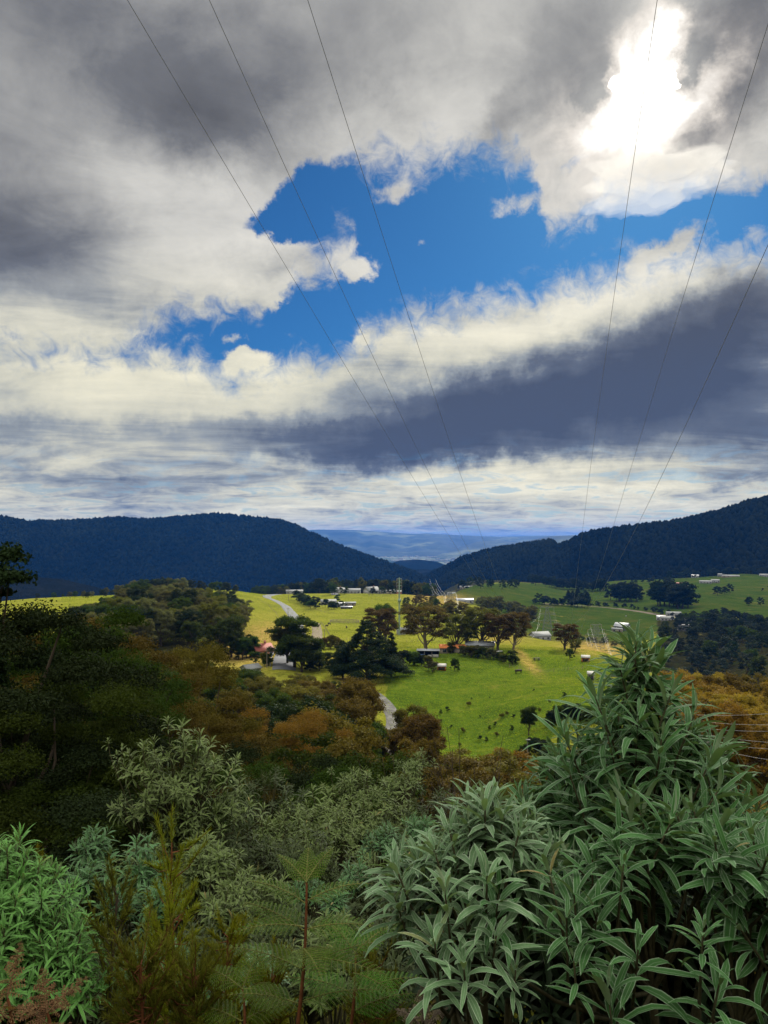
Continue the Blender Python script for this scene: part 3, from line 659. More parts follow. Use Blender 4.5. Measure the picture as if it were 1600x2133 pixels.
row([(1372, 1262), (1430, 1268)], 14, FARG, ['dark', 'blue'], (24, 32), 'clump_tree', 'dark tree in the big clump below the red roofed house', 'tree', 'big clump of trees below the red roof', 9, 5)
row([(1300, 1216), (1380, 1212), (1400, 1214)], 14, FARB, ['dark', 'blue'], (6, 10), 'hedge_bush', 'dark bush in the hedge below the right hill', 'bush', 'bushes in the hedge below the right hill', 4, 6)
row([(1110, 1218), (1200, 1230), (1260, 1232)], 30, FARG, ['dark', 'blue'], (14, 22), 'foothill_tree', 'dark tree at the foot of the right hill', 'tree', 'trees at the foot of the right hill', 8, 7)
row([(1400, 1205), (1500, 1200), (1600, 1192)], 34, FARG, ['dark', 'blue'], (12, 20), 'foothill_tree', 'dark tree among the houses under the right hill', 'tree', 'trees among the houses under the right hill', 9, 8)
row([(925, 1226), (1000, 1224), (1080, 1226)], 14, FARG, ['dark', 'blue', 'green'], (10, 16), 'foothill_tree', 'dark tree near the two white houses under the hill', 'tree', 'trees near the two white houses under the hill', 9, 9)
row([(1000, 1270), (1060, 1276), (1110, 1300)], 24, FARG+GUM[:2], ['green', 'olive', 'grey'], (10, 15), 'slope_tree', 'green tree on the slope beyond the gum row', 'tree', 'trees on the slope beyond the gum row', 10, 10)
row([(1560, 1262), (1585, 1262)], 2, FARG, ['dark'], (10, 12), 'lone_tree', 'small dark lone tree on the far right pasture', 'tree', 'lone trees on the far right pasture', 3, 11)
row([(1495, 1240), (1522, 1236)], 3, FARG, ['dark'], (11, 15), 'lone_tree', 'dark tree on the bright green pasture under the long shed', 'tree', 'trees on the pasture under the long shed', 4, 12)
row([(1590, 1232), (1600, 1228)], 2, FARB, ['dark'], (5, 7), 'pasture_bush', 'dark bush at the right end of the bright pasture', 'bush', 'bushes at the right end of the pasture', 3, 13)
row([(1180, 1330), (1330, 1352)], 24, FARB, ['green', 'grey'], (3, 6), 'valley_bush', 'dull green bush on the bank above the white walled house', 'bush', 'bushes on the bank in the valley', 7, 14)
# spur on the right, rusty in the sun
pts = scatter(110, (1385, 1750), (105, 215), lambda u, v, d: True, 6.0, 16)
spread_trees(pts, GUM, ['rust', 'rust', 'brown'], (9, 13), 'rusty_gum', lambda m: CN[m]+' gum tree on the sunlit spur', 'tree', 'gum trees on the rusty spur', seed=8, vcap=lambda u: float(np.interp(u, [1385, 1410, 1440, 1500, 1560, 1600, 1750], [1372, 1345, 1347, 1362, 1398, 1412, 1430])), w=(1.0, 1.3))
# row of gums on the knoll
for (u, v, d, h, wd, mt, lb) in (
    (888, 1256, 318, 0, 1.25, 'brown', 'tall gum with a forked pale trunk, leftmost of the knoll row'),
    (948, 1276, 312, 0, 1.1, 'olive', 'olive gum with a single thick trunk, second in the knoll row'),
    (975, 1284, 322, 0, 0.9, 'green', 'slim dark green gum, third in the knoll row'),
    (1003, 1262, 315, 0, 1.15, 'olive', 'tallest rounded gum in the middle of the knoll row'),
    (1036, 1274, 308, 0, 1.1, 'brown', 'leaning russet gum right of the tallest gum'),
    (1068, 1272, 312, 0, 0.95, 'brown', 'russet gum with a pale bare stem ending the knoll row'),
    (1175, 1296, 322, 0, 1.3, 'brown', 'broad tangled russet tree beside the tall lattice pylon'),
    (1195, 1330, 312, 0, 1.2, 'olive', 'low olive tree right of the lattice pylon'),
    (615, 1276, 262, 0, 1.05, 'green', 'tall dense tree standing beside the bend of the road'),
    (600, 1300, 268, 0, 1.0, 'grey', 'grey green tree leaning left of the tall roadside tree'),
    (630, 1318, 256, 0, 1.1, 'green', 'low bushy tree right of the tall roadside tree'),
    (790, 1262, 345, 0, 1.1, 'brown', 'brown gum crown rising behind the dark pine'),
    (805, 1256, 370, 0, 0.9, 'green', 'slender green gum just left of the steel pole'),
    (985, 1262, 420, 0, 1.2, 'olive', 'olive tree showing behind the knoll row on its left'),
    (1050, 1276, 400, 0, 1.2, 'grey', 'grey green tree showing behind the knoll row on its right'),
    (862, 1262, 440, 0, 1.0, 'green', 'green tree behind the fence right of the steel pole')):
    p, h = at_top(u, v, d); plant('gum_tree', rnd.choice(TALLGUM if d > 290 else BUSHY), p, h, mt, 'palebark' if 'pale' in lb else 'bark', wd*1.15, None, lb)
# big dark pine in the middle
p, h = at_top(768, 1288, 248)
big = gum_shape(900, nc=120, spread=0.50, base=0.05, cr=0.085, leaf=0.0075, dens=13500, shape='cone', flat=0.95, trunk_r=0.03)
plant('pine_tree', big, p, h, 'dark', 'bark', 1.35, 0.4, 'broad near black pine in front of the sunlit fields')
for (u, v, d, w, lb) in ((715, 1332, 252, 1.0, 'ragged dark pine joined to the left side of the broad pine'), (815, 1318, 250, .8, 'narrow dark pine at the right side of the broad pine')):
    p, h = at_top(u, v, d); plant('pine_tree', PINEY[1], p, h, 'dark', 'bark', w, None, lb)
# small dark round tree on the lower green slope
p = ground(1101, 1532, 150); h = uz(1101, 1468, math.hypot(p.x, p.y))-p.z
plant('round_tree', gum_shape(905, nc=22, spread=0.26, base=0.36, cr=0.13, leaf=0.012, dens=8000, trunk_r=0.02), p, h, 'green', 'bark', 1.0, 0, 'small dark round tree alone at the bottom of the green slope')
# shrubs by the farmhouse and on the fields
row([(622, 1250), (640, 1262), (655, 1268)], 14, FARG+FARB, ['green', 'dark'], (6, 11), 'farm_tree', 'green tree in the windbreak left of the farm buildings', 'tree', 'windbreak left of the farm buildings', 6, 21)
row([(676, 1266), (692, 1270), (700, 1268)], 5, FARB, ['dark', 'green'], (5, 8), 'garden_bush', 'round dark bush in front of the long farm roof', 'bush', 'round bushes in front of the farm', 2, 22)
row([(703, 1252), (712, 1266)], 2, FARB, ['green'], (6, 8), 'garden_bush', 'green bush between the two farm roofs', 'bush', 'bushes between the farm roofs', 2, 23)
row([(690, 1238), (722, 1236), (752, 1236), (795, 1238), (820, 1238)], 12, FARG, ['green', 'dark'], (6, 12), 'garden_tree', 'green tree beside the white roofed houses on the plateau', 'tree', 'trees beside the white roofed plateau houses', 5, 24)
row([(535, 1384), (560, 1386)], 3, BUSHY, ['green', 'olive'], (4, 5), 'roadside_bush', 'green bush in front of the red brick cottage', 'bush', 'bushes in front of the red brick cottage', 4, 51)
row([(480, 1372), (510, 1374), (530, 1368)], 6, BUSHY, ['green', 'dark'], (6, 9), 'roadside_bush', 'dark green bush below the golden bank left of the road', 'bush', 'bushes below the golden bank', 7, 25)
row([(660, 1392), (700, 1396), (640, 1398)], 6, BUSHY, ['green', 'olive'], (4, 6), 'roadside_bush', 'olive bush on the verge right of the road', 'bush', 'bushes on the verge right of the road', 8, 26)
row([(670, 1352), (695, 1352)], 4, BUSHY, ['olive', 'brown'], (5, 7), 'meadow_tree', 'small thin brown tree between the roadside tree and the pine', 'tree', 'thin brown trees between road and pine', 6, 27)
row([(825, 1384), (850, 1386), (880, 1388)], 7, BUSHY, ['dark', 'green'], (4, 6), 'yard_bush', 'dark bush by the cluttered open shed', 'bush', 'dark bushes by the open shed', 7, 28)
row([(938, 1362), (975, 1368), (1015, 1372), (1050, 1378), (1065, 1384)], 16, BUSHY, ['green', 'olive', 'grey'], (3, 5.5), 'yard_tree', 'small leafy tree among the sheds on the knoll', 'tree', 'small trees among the knoll sheds', 7, 29)
row([(893, 1398), (905, 1402), (945, 1398)], 3, BUSHY, ['grey', 'green'], (4, 5.5), 'orchard_tree', 'small grey green tree on the knoll lawn by the orange hutch', 'tree', 'orchard trees by the orange hutch', 4, 30)
row([(1188, 1374), (1192, 1375)], 1, BUSHY, ['green'], (4, 4.2), 'orchard_tree', 'small flat topped green tree at the knoll edge under the pylon', 'tree', None, 1, 31)
row([(852, 1264), (880, 1262), (910, 1268), (900, 1258)], 8, FARG, ['olive', 'green', 'brown'], (6, 10), 'bank_tree', 'olive tree below the tan bank on the plateau', 'tree', 'trees below the tan bank', 6, 32)
row([(850, 1286), (920, 1284), (960, 1288)], 12, FARG+GUM[:1], ['brown', 'olive'], (8, 12), 'bank_tree', 'brown tree in the belt behind the knoll gums', 'tree', 'brown trees behind the knoll gums', 10, 33)
# tussocks and shrubs scattered over the green slope
k = 0
for (u, v, h) in ((982, 1453, 1.0), (977, 1467, 2.0), (932, 1478, 2.0), (918, 1482, 1.6), (918, 1500, 1.3), (940, 1512, 1.2), (1020, 1450, .8), (1046, 1492, 2.0), (1032, 1508, 1.6), (1020, 1515, 1.6), (1056, 1485, 1.4), (1070, 1492, 1.6), (1066, 1518, 2.0), (1035, 1530, 1.7), (1000, 1538, 1.8), (1014, 1540, 1.6),
                  (1124, 1478, 1.4), (1112, 1436, 1.1), (1175, 1448, 2.0), (965, 1522, 2.0), (925, 1545, 1.6), (890, 1490, 1.4), (958, 1550, 1.3), (1104, 1545, 2.2), (1160, 1500, 1.5), (1145, 1460, 1.2), (1000, 1490, 0.9)):
    p = ground(u, v+4, 150)
    plant('tussock_bush', FARB[k % 3], p-Vector((0, 0, .1)), h*0.8, ('green', 'olive', 'dark')[k % 3], 'bark', 1.1, None, ('dark green', 'olive', 'near black')[k % 3]+(' larger' if h > 1.5 else ' tiny')+' bush on the green slope, '+('upper' if v < 1490 else 'lower')+' '+('left' if u < 990 else 'middle' if u < 1060 else 'right')+' part', 'bush', 'small bushes dotted over the green slope'); k += 1
row([(1150, 1512), (1170, 1500), (1190, 1494), (1210, 1500), (1228, 1508), (1240, 1495)], 16, BUSHY, ['dark', 'green'], (2.5, 4.2), 'slope_bush', 'dark bush at the right foot of the green slope', 'bush', 'dark bushes at the right foot of the slope', 9, 41)
row([(1080, 1590), (1110, 1572), (1150, 1566), (1140, 1600)], 11, BUSHY, ['dark', 'dark', 'green'], (2.5, 4), 'roadside_bush', 'near black bush around the thin lamp post', 'bush', 'bushes around the thin lamp post', 9, 42)
for (u, v, d, w, mt, lb) in ((808, 1512, 140, 0.8, 'brown', 'small brown tree hiding the middle of the lower road'), (752, 1408, 150, 0.75, 'brown', 'feathery russet tree with pale twigs left of the lower road'), (725, 1450, 135, 0.9, 'brown', 'russet tree in front of the feathery one left of the road'), 
                             (858, 1466, 150, 0.9, 'olive', 'thin twiggy brown tree right of the lower road'), (880, 1490, 135, 0.9, 'brown', 'brown twiggy tree behind the bare sapling'), (872, 1530, 112, 0.8, 'brown', 'low brown tree over the right verge of the road'),
                             (1000, 1560, 118, 1.5, 'gold', 'low golden brown bushy tree above the white track'), (1060, 1570, 122, 1.4, 'rust', 'rusty rounded bushy tree left of the thin lamp post'), (950, 1580, 105, 1.4, 'brown', 'brown bushy tree behind the silver shrub top'), (1090, 1620, 100, 1.3, 'olive', 'olive bushy tree below the white track'), (1150, 1640, 90, 1.3, 'green', 'dark bushy tree below the lamp post'),
                             (640, 1452, 118, 1.15, 'dark', 'flat topped near black tree standing over the russet wood'), (700, 1470, 95, 1.0, 'brown', 'russet tree beside the flat topped dark tree')):
    p, h = at_top(u, v, d, 2.5); plant('twiggy_tree' if u > 720 else 'gum_tree', rnd.choice(TALLGUM if w < 1 else GUM), p, h, mt, 'palebark' if 'pale' in lb else 'bark', w, None, lb)
# lower slope filler
pts = scatter(120, (-150, 1800), (26, 66), lambda u, v, d: True, 3.6, 17)
spread_trees(pts, BUSHY+GUM[:2], ['green', 'dark', 'olive', 'brown', 'green'], (3.0, 6.0), 'scrub_bush', lambda m: CN[m]+' scrub bush on the steep slope', 'bush', 'scrub bushes on the steep slope', seed=9, vcap=lambda u: float(np.interp(u, [-150, 100, 400, 800, 1000, 1400, 1500, 1800], [1500, 1560, 1620, 1640, 1660, 1620, 1600, 1570])))
# near trees on the left
NL = (('dark', -60, 1235, 20, 1.1, 'tallest near black tree cut by the left edge'), ('brown', 265, 1372, 60, 1.0, 'russet tree under the glowing brown gum'), ('dark', 40, 1240, 24, 0.95, 'tall near black tree filling the left edge'), ('green', 118, 1252, 27, 1.0, 'dark olive tree top with bare limbs right of the left edge'), ('brown', 225, 1292, 42, 1.15, 'brown leaved gum glowing in the sun above the dark trees'), ('gold', 330, 1322, 66, 1.0, 'golden green cone shaped tree at the wood edge below the grove'),
      ('green', 165, 1340, 30, 1.1, 'dark green round tree below the brown leaved gum'), ('green', 60, 1420, 17, 1.1, 'dense dark green tree low on the left edge'), ('dark', 150, 1500, 19, 1.2, 'near black round tree behind the long leaved shrubs'), ('green', 235, 1470, 34, 1.1, 'deep green tree left of the tall silver leaved shrub'), ('dark', 30, 1560, 16, 1.2, 'near black bushy tree above the bright shrub at left'),
      ('brown', 300, 1420, 48, 1.1, 'dull brown tree behind the tall silver leaved shrub'), ('green', 130, 1640, 15, 1.2, 'dark green bushy tree just behind the left shrubs'), ('brown', 420, 1470, 50, 1.2, 'russet tree behind the right side of the tall shrub'), ('dark', 520, 1560, 36, 1.2, 'near black tree in the dip right of the tall shrub'), ('green', 600, 1600, 30, 1.3, 'dark bushy tree in the dip at the centre'), ('rust', 560, 1480, 80, 1.2, 'rusty brown spreading tree below the white shed'))
for i, (mt, u, v, d, w, lb) in enumerate(NL):
    p, h = at_top(u, v, d, 3); plant('near_tree', NEARG[i % 3], p, h, mt, 'bark', w*max(1, 7/h)*0.95, i*1.3, lb)
# crown that reaches in at the left edge against the hill
nt1 = gum_shape(930, nc=16, spread=0.085, base=0.62, cr=0.038, leaf=0.0055, dens=34000, flat=0.7, lean=0.10, trunk_r=0.014)
p, h = at_top(28, 1126, 22); plant('near_tree', nt1, p, h, 'dark', 'bark', 0.95, 2.1, 'slender dark tree top reaching above the valley at the left edge')
# ------------------------------------------------------------------ long leaved shrubs close to the lookout
def silver_mat(name, top, under, tipc, trans=0.10, sheen=0.05):
    m, g = newmat(name)
    t = attr(g, 'tint'); e = attr(g, 'edge')
    geo = g.n('ShaderNodeNewGeometry'); P = g.n('ShaderNodeTexCoord').outputs['Object']
    n = g.noise(P, 260.0, 3, 0.6)
    c = g.mix(t, tuple(x*0.55 for x in top), tuple(x*1.35 for x in top))
    c = g.mix(g.ss(t, 0.86, 0.93), c, (0.22, 0.16, 0.045))           # a few old, yellowed leaves
    c = g.mix(g.ss(e, 0.66, 1.0, 0.0, 0.34), c, tipc)            # felted rim and midrib, lightened further as painted leaf highlights
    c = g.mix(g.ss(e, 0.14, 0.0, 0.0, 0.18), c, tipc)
    c = g.mix(g.ss(n, 0.35, 0.7, 0.0, 0.35), c, tuple(x*0.55 for x in top))
    c = g.mix(g.m('SUBTRACT', 1.0, geo.outputs['Backfacing']), c, under)
    b = pbsdf(g, c, 0.62, 0.25, normal=bump(g, n, 0.0012, 0.4)); b.node.inputs['Sheen Weight'].default_value = sheen; b.node.inputs['Sheen Roughness'].default_value = 0.5
    tr = g.n('ShaderNodeBsdfTranslucent'); g.put(tr.inputs[0], g.mix(1.0, c, (1.2, 1.5, 0.5), 'MULTIPLY'))
    ms = g.n('ShaderNodeMixShader'); ms.inputs[0].default_value = trans; g.put(ms.inputs[1], b); g.put(ms.inputs[2], tr.outputs[0]); fin(g, ms.outputs[0]); return m
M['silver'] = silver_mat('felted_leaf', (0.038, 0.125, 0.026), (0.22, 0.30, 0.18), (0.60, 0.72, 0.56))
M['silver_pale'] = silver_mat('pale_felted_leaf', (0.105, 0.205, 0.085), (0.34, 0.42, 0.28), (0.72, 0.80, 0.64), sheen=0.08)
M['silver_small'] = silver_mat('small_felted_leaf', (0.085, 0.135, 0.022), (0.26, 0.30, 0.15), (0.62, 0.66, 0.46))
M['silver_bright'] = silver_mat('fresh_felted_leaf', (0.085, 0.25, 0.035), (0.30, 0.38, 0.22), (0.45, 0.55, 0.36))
M['stem'] = simple('shrub_stem', (0.07, 0.065, 0.035), 0.8, 0.1, scale=60)
M['redstem'] = simple('reddish_stem', (0.15, 0.055, 0.022), 0.7, 0.2, scale=60)
M['fernstalk'] = simple('fern_stalk', (0.12, 0.13, 0.03), 0.6, 0.2, scale=40)
M['heath'] = leafmat('needle_leaf', (0.16, 0.17, 0.016), trans=0.4, var=0.6)
M['heathdark'] = leafmat('dark_needle_leaf', (0.11, 0.12, 0.018), trans=0.3, var=0.6)
M['fern'] = leafmat('fern_leaf', (0.07, 0.18, 0.012), trans=0.4, var=0.45, rough=0.5, spec=0.15)
M['deadfern'] = leafmat('dead_fern_leaf', (0.20, 0.115, 0.06), trans=0.25, var=0.5)
M['greyfern'] = leafmat('withered_fern_leaf', (0.26, 0.21, 0.16), trans=0.2, var=0.4)
def leaf_batch(rng, base, dirs, axis, L, wd, droop, seg=5, fold=0.25, broad=0.45):
    """base (n,3), dirs (n,3) leaving direction, axis (n,3) stem direction (upper side of the leaf faces it);
    returns a bent, folded, pointed blade for each"""
    n = len(base); s = np.linspace(0, 1, seg+1)
    d = dirs/np.linalg.norm(dirs, axis=1)[:, None]
    up = axis-(axis*d).sum(1)[:, None]*d; up /= np.linalg.norm(up, axis=1)[:, None]+1e-9
    side = np.cross(d, up); kink = rng.normal(size=n)*0.35
    cur = np.zeros((n, 3)); P = [base+cur]; D = d.copy(); Up = up.copy(); UPS = [Up.copy()]
    for k in range(seg):
        a = (droop/seg)[:, None]*(0.5+1.2*k/seg)
        D2 = D*np.cos(a)-Up*np.sin(a); Up2 = Up*np.cos(a)+D*np.sin(a); D, Up = D2, Up2
        D = D+side*(kink/seg)[:, None]; D /= np.linalg.norm(D, axis=1)[:, None]; P.append(P[-1]+D*(L/seg)[:, None]); UPS.append(Up.copy())
    wp = np.array([0.10, *(np.sin(np.pi*np.clip(s[1:-1], 0, 1)**0.95)**0.55), 0.03]) if seg > 2 else np.array([0.1, 1, .02])
    V = []; E_ = []
    for k in range(seg+1):
        w = (wd*wp[k]*0.5)[:, None]; f = fold*w
        V += [P[k]-side*w+UPS[k]*f, P[k], P[k]+side*w+UPS[k]*f]; E_ += [np.ones(n), np.zeros(n), np.ones(n)]
    V = np.stack(V, 1); E_ = np.stack(E_, 1); m = V.shape[1]
    F1 = []
    for k in range(seg):
        a = k*3; F1 += [(a, a+3, a+4, a+1), (a+1, a+4, a+5, a+2)]
    F1 = np.array(F1)
    Ff = (F1[None]+(np.arange(n)*m)[:, None, None]).reshape(-1, 4)
    return V.reshape(-1, 3), Ff, E_.ravel(), m
def shoots_mesh(rng, tips, axes, L, nl, wr=0.2, rl=1.0, seg=5, down=0.5):
    "a whorl of leaves round the end of every shoot: short and upright at the tip, long and drooping lower down"
    B, D, A_, LL, WW, DR, TT = [], [], [], [], [], [], []
    for tp, ax in zip(tips, axes):
        ax, a1, a2 = frame(ax); sc = rng.uniform(0.6, 1.25); tn = rng.uniform(0, 1); n = int(nl*rng.uniform(0.8, 1.25)); ph = rng.uniform(0, 6.28)
        for k in range(n):
            f = (k+0.5)/n; th = ph+k*2.399+rng.normal()*0.18
            if rng.uniform() < 0.12: continue
            ang = 0.18+1.30*f**0.75+rng.normal()*0.16
            rad = math.cos(th)*a1+math.sin(th)*a2
            d = ax*math.cos(ang)+rad*math.sin(ang)
            B.append(tp-ax*(f**1.15)*L*rl*1.15*sc+rad*0.003); D.append(d); A_.append(ax+rad*0.001)
            l = L*sc*(0.34+0.72*min(1, f*2.2)**0.8)*(1-0.15*max(0, f-.7)/.3)*rng.uniform(0.82, 1.12)
            LL.append(l); WW.append(l*wr*rng.uniform(0.8, 1.2)+0.002*(L/0.1)); DR.append(rng.uniform(0.35, 1.25)*(0.55+down*f*1.9)); TT.append(0.35*tn+0.45*rng.uniform()+0.2*(1-f))
    V, Ff, E_, m = leaf_batch(rng, np.array(B), np.array(D), np.array(A_), np.array(LL), np.array(WW), np.array(DR), seg)
    return V, Ff, {'tint': np.repeat(np.clip(TT, 0, 1), m), 'edge': E_}
def px(u, v, d):
    q = pdir(u, v); return np.array(q)*d/math.hypot(q.x, q.y)
def shrub(name, lobes, n, L, nl, mat, label, seed, root_uv, root_d, wr=0.2, rl=1.0, seg=5, down=0.5, inner=0.35, extra=(), stem='stem', group=None, upb=0.8, stemr=0.006):
    """lobes: [(u, v, d, radius px)], shoots grow outwards and upwards from the lobe surfaces; extra: [(u, v, d, lean)] shoots placed singly"""
    rng = np.random.default_rng(seed); tips, axes = [], []
    area = np.array([(q[3]*q[2])**2*(q[4] if len(q) > 4 else 1) for q in lobes]); lobes = [q[:4] for q in lobes]; area = area/area.sum()
    for (u, v, d, r), sh in zip(lobes, area):
        c = px(u, v, d); R_ = r*d/F
        m = max(1, int(round(n*sh)))
        for k in range(m):
            q = rng.normal(size=3); q /= np.linalg.norm(q)
            if q[2] < -0.15: q[2] *= -0.7
            rr = R_*(rng.uniform(0.88, 1.08) if rng.uniform() > inner else rng.uniform(0.3, 0.9))
            tips.append(c+q*rr*np.array([1, 1, 1])); axes.append(q*0.75+np.array([0, 0, upb])+rng.normal(size=3)*0.18)
    for (u, v, d, lean) in extra:
        tips.append(px(u, v, d)); axes.append(np.array([lean, rng.normal()*0.15, 1.0]))
    tips = np.array(tips); axes = np.array(axes)
    base = at(root_uv, root_d); base = np.array(base)-np.array([0, 0, 0.05])
    V, Ff, T = shoots_mesh(rng, tips, axes, L, nl, wr, rl, seg, down)
    org = Vector(base)
    e = empty(name, org, label=label, cat='shrub', group=group)
    me = mesh_np('foliage', V-base, Ff, T, smooth=True); obj('foliage', me, M[mat], e)
    mb = MB(); cs = np.array([px(u, v, d) for u, v, d, r in lobes])
    hubs = []
    for c in cs:
        h = c*0.8+base*0.2; hubs.append(h)
        mid = (base+h)/2+rng.normal(size=3)*0.05
        mb.tube([base-base, mid-base, h-base], [stemr*3.2, stemr*2.4, stemr*1.5], 6)
    hubs = np.array(hubs)
    for tp, ax in zip(tips, axes):
        ax = ax/np.linalg.norm(ax); s0 = hubs[np.argmin(((hubs-tp)**2).sum(1))]
        p1 = tp-ax*L*1.4; p2 = (s0+p1)/2-np.array([0, 0, 0.02])
        mb.tube([s0-base, p2-base, p1-base, tp-ax*L*0.1-base], [stemr*0.9, stemr*0.7, stemr*0.55, stemr*0.3], 5)
    mb.build('stems', M[stem], e, smooth=True)
    return e
# big shrub on the right, dark inside, felted leaves catching the sky
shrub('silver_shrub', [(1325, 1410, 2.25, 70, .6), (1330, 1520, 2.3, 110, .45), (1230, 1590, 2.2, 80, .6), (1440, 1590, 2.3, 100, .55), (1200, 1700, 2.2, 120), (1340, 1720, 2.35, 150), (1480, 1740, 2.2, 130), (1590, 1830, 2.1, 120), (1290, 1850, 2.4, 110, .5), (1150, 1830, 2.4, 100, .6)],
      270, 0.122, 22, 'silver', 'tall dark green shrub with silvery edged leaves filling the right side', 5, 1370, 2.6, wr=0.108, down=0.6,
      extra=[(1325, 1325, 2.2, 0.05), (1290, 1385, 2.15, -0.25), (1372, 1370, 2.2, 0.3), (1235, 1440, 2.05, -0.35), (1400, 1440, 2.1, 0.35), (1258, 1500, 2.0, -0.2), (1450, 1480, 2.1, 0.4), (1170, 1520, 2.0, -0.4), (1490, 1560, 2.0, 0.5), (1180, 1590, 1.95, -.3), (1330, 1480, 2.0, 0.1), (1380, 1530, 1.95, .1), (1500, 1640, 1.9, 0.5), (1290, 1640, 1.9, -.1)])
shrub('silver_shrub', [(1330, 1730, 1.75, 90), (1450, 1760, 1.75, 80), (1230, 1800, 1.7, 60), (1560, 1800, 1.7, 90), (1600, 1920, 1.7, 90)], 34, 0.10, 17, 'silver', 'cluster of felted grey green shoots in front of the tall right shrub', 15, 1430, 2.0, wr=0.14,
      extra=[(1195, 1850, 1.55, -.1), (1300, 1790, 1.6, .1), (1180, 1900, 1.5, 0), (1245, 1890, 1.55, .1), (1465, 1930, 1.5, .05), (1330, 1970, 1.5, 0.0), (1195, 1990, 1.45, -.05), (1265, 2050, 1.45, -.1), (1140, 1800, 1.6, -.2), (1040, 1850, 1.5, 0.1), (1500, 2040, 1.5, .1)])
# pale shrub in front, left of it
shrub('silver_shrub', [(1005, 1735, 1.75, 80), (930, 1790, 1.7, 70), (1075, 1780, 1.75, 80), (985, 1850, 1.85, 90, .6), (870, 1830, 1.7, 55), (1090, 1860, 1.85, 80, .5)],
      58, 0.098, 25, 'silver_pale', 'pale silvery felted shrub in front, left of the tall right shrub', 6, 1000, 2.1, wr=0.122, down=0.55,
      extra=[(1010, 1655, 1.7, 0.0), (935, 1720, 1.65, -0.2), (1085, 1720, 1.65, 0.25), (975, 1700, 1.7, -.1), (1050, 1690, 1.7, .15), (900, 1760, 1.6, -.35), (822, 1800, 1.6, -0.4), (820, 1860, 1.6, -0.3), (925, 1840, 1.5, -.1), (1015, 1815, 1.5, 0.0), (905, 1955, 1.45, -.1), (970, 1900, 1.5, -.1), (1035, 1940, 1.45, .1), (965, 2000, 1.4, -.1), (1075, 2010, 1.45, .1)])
M['silver_shade'] = silver_mat('shade_felted_leaf', (0.016, 0.036, 0.012), (0.05, 0.07, 0.035), (0.07, 0.10, 0.06), trans=0.05, sheen=0.0)  # leaf colour darkened to stand in for deep shade under the shoots
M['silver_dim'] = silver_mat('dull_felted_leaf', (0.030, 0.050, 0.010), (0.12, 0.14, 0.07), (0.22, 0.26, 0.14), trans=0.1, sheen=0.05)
shrub('shade_shrub', [(1290, 1900, 2.6, 170), (1490, 1930, 2.6, 170), (1120, 1960, 2.6, 150), (1400, 2060, 2.6, 200), (1180, 2080, 2.6, 180), (1640, 2060, 2.5, 180), (980, 2060, 2.5, 120), (900, 2000, 2.6, 90)], 330, 0.11, 18, 'silver_shade', 'foliage coloured near black for deep shade under the silvery shoots at the lower right', 25, 1330, 2.9, wr=0.13, down=0.8, inner=0.6)
# bright shrub at the lower left
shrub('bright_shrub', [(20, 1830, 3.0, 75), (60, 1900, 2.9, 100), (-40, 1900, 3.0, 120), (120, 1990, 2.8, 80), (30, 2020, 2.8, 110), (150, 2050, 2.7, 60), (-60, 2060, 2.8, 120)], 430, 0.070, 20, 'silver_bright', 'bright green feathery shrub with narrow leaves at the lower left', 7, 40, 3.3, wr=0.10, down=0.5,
      extra=[(15, 1760, 2.9, 0.0), (50, 1785, 2.9, 0.2), (-20, 1780, 2.9, -.1), (85, 1860, 2.8, .3), (170, 1940, 2.7, .2), (175, 1975, 2.7, .3), (120, 1960, 2.7, 0)])
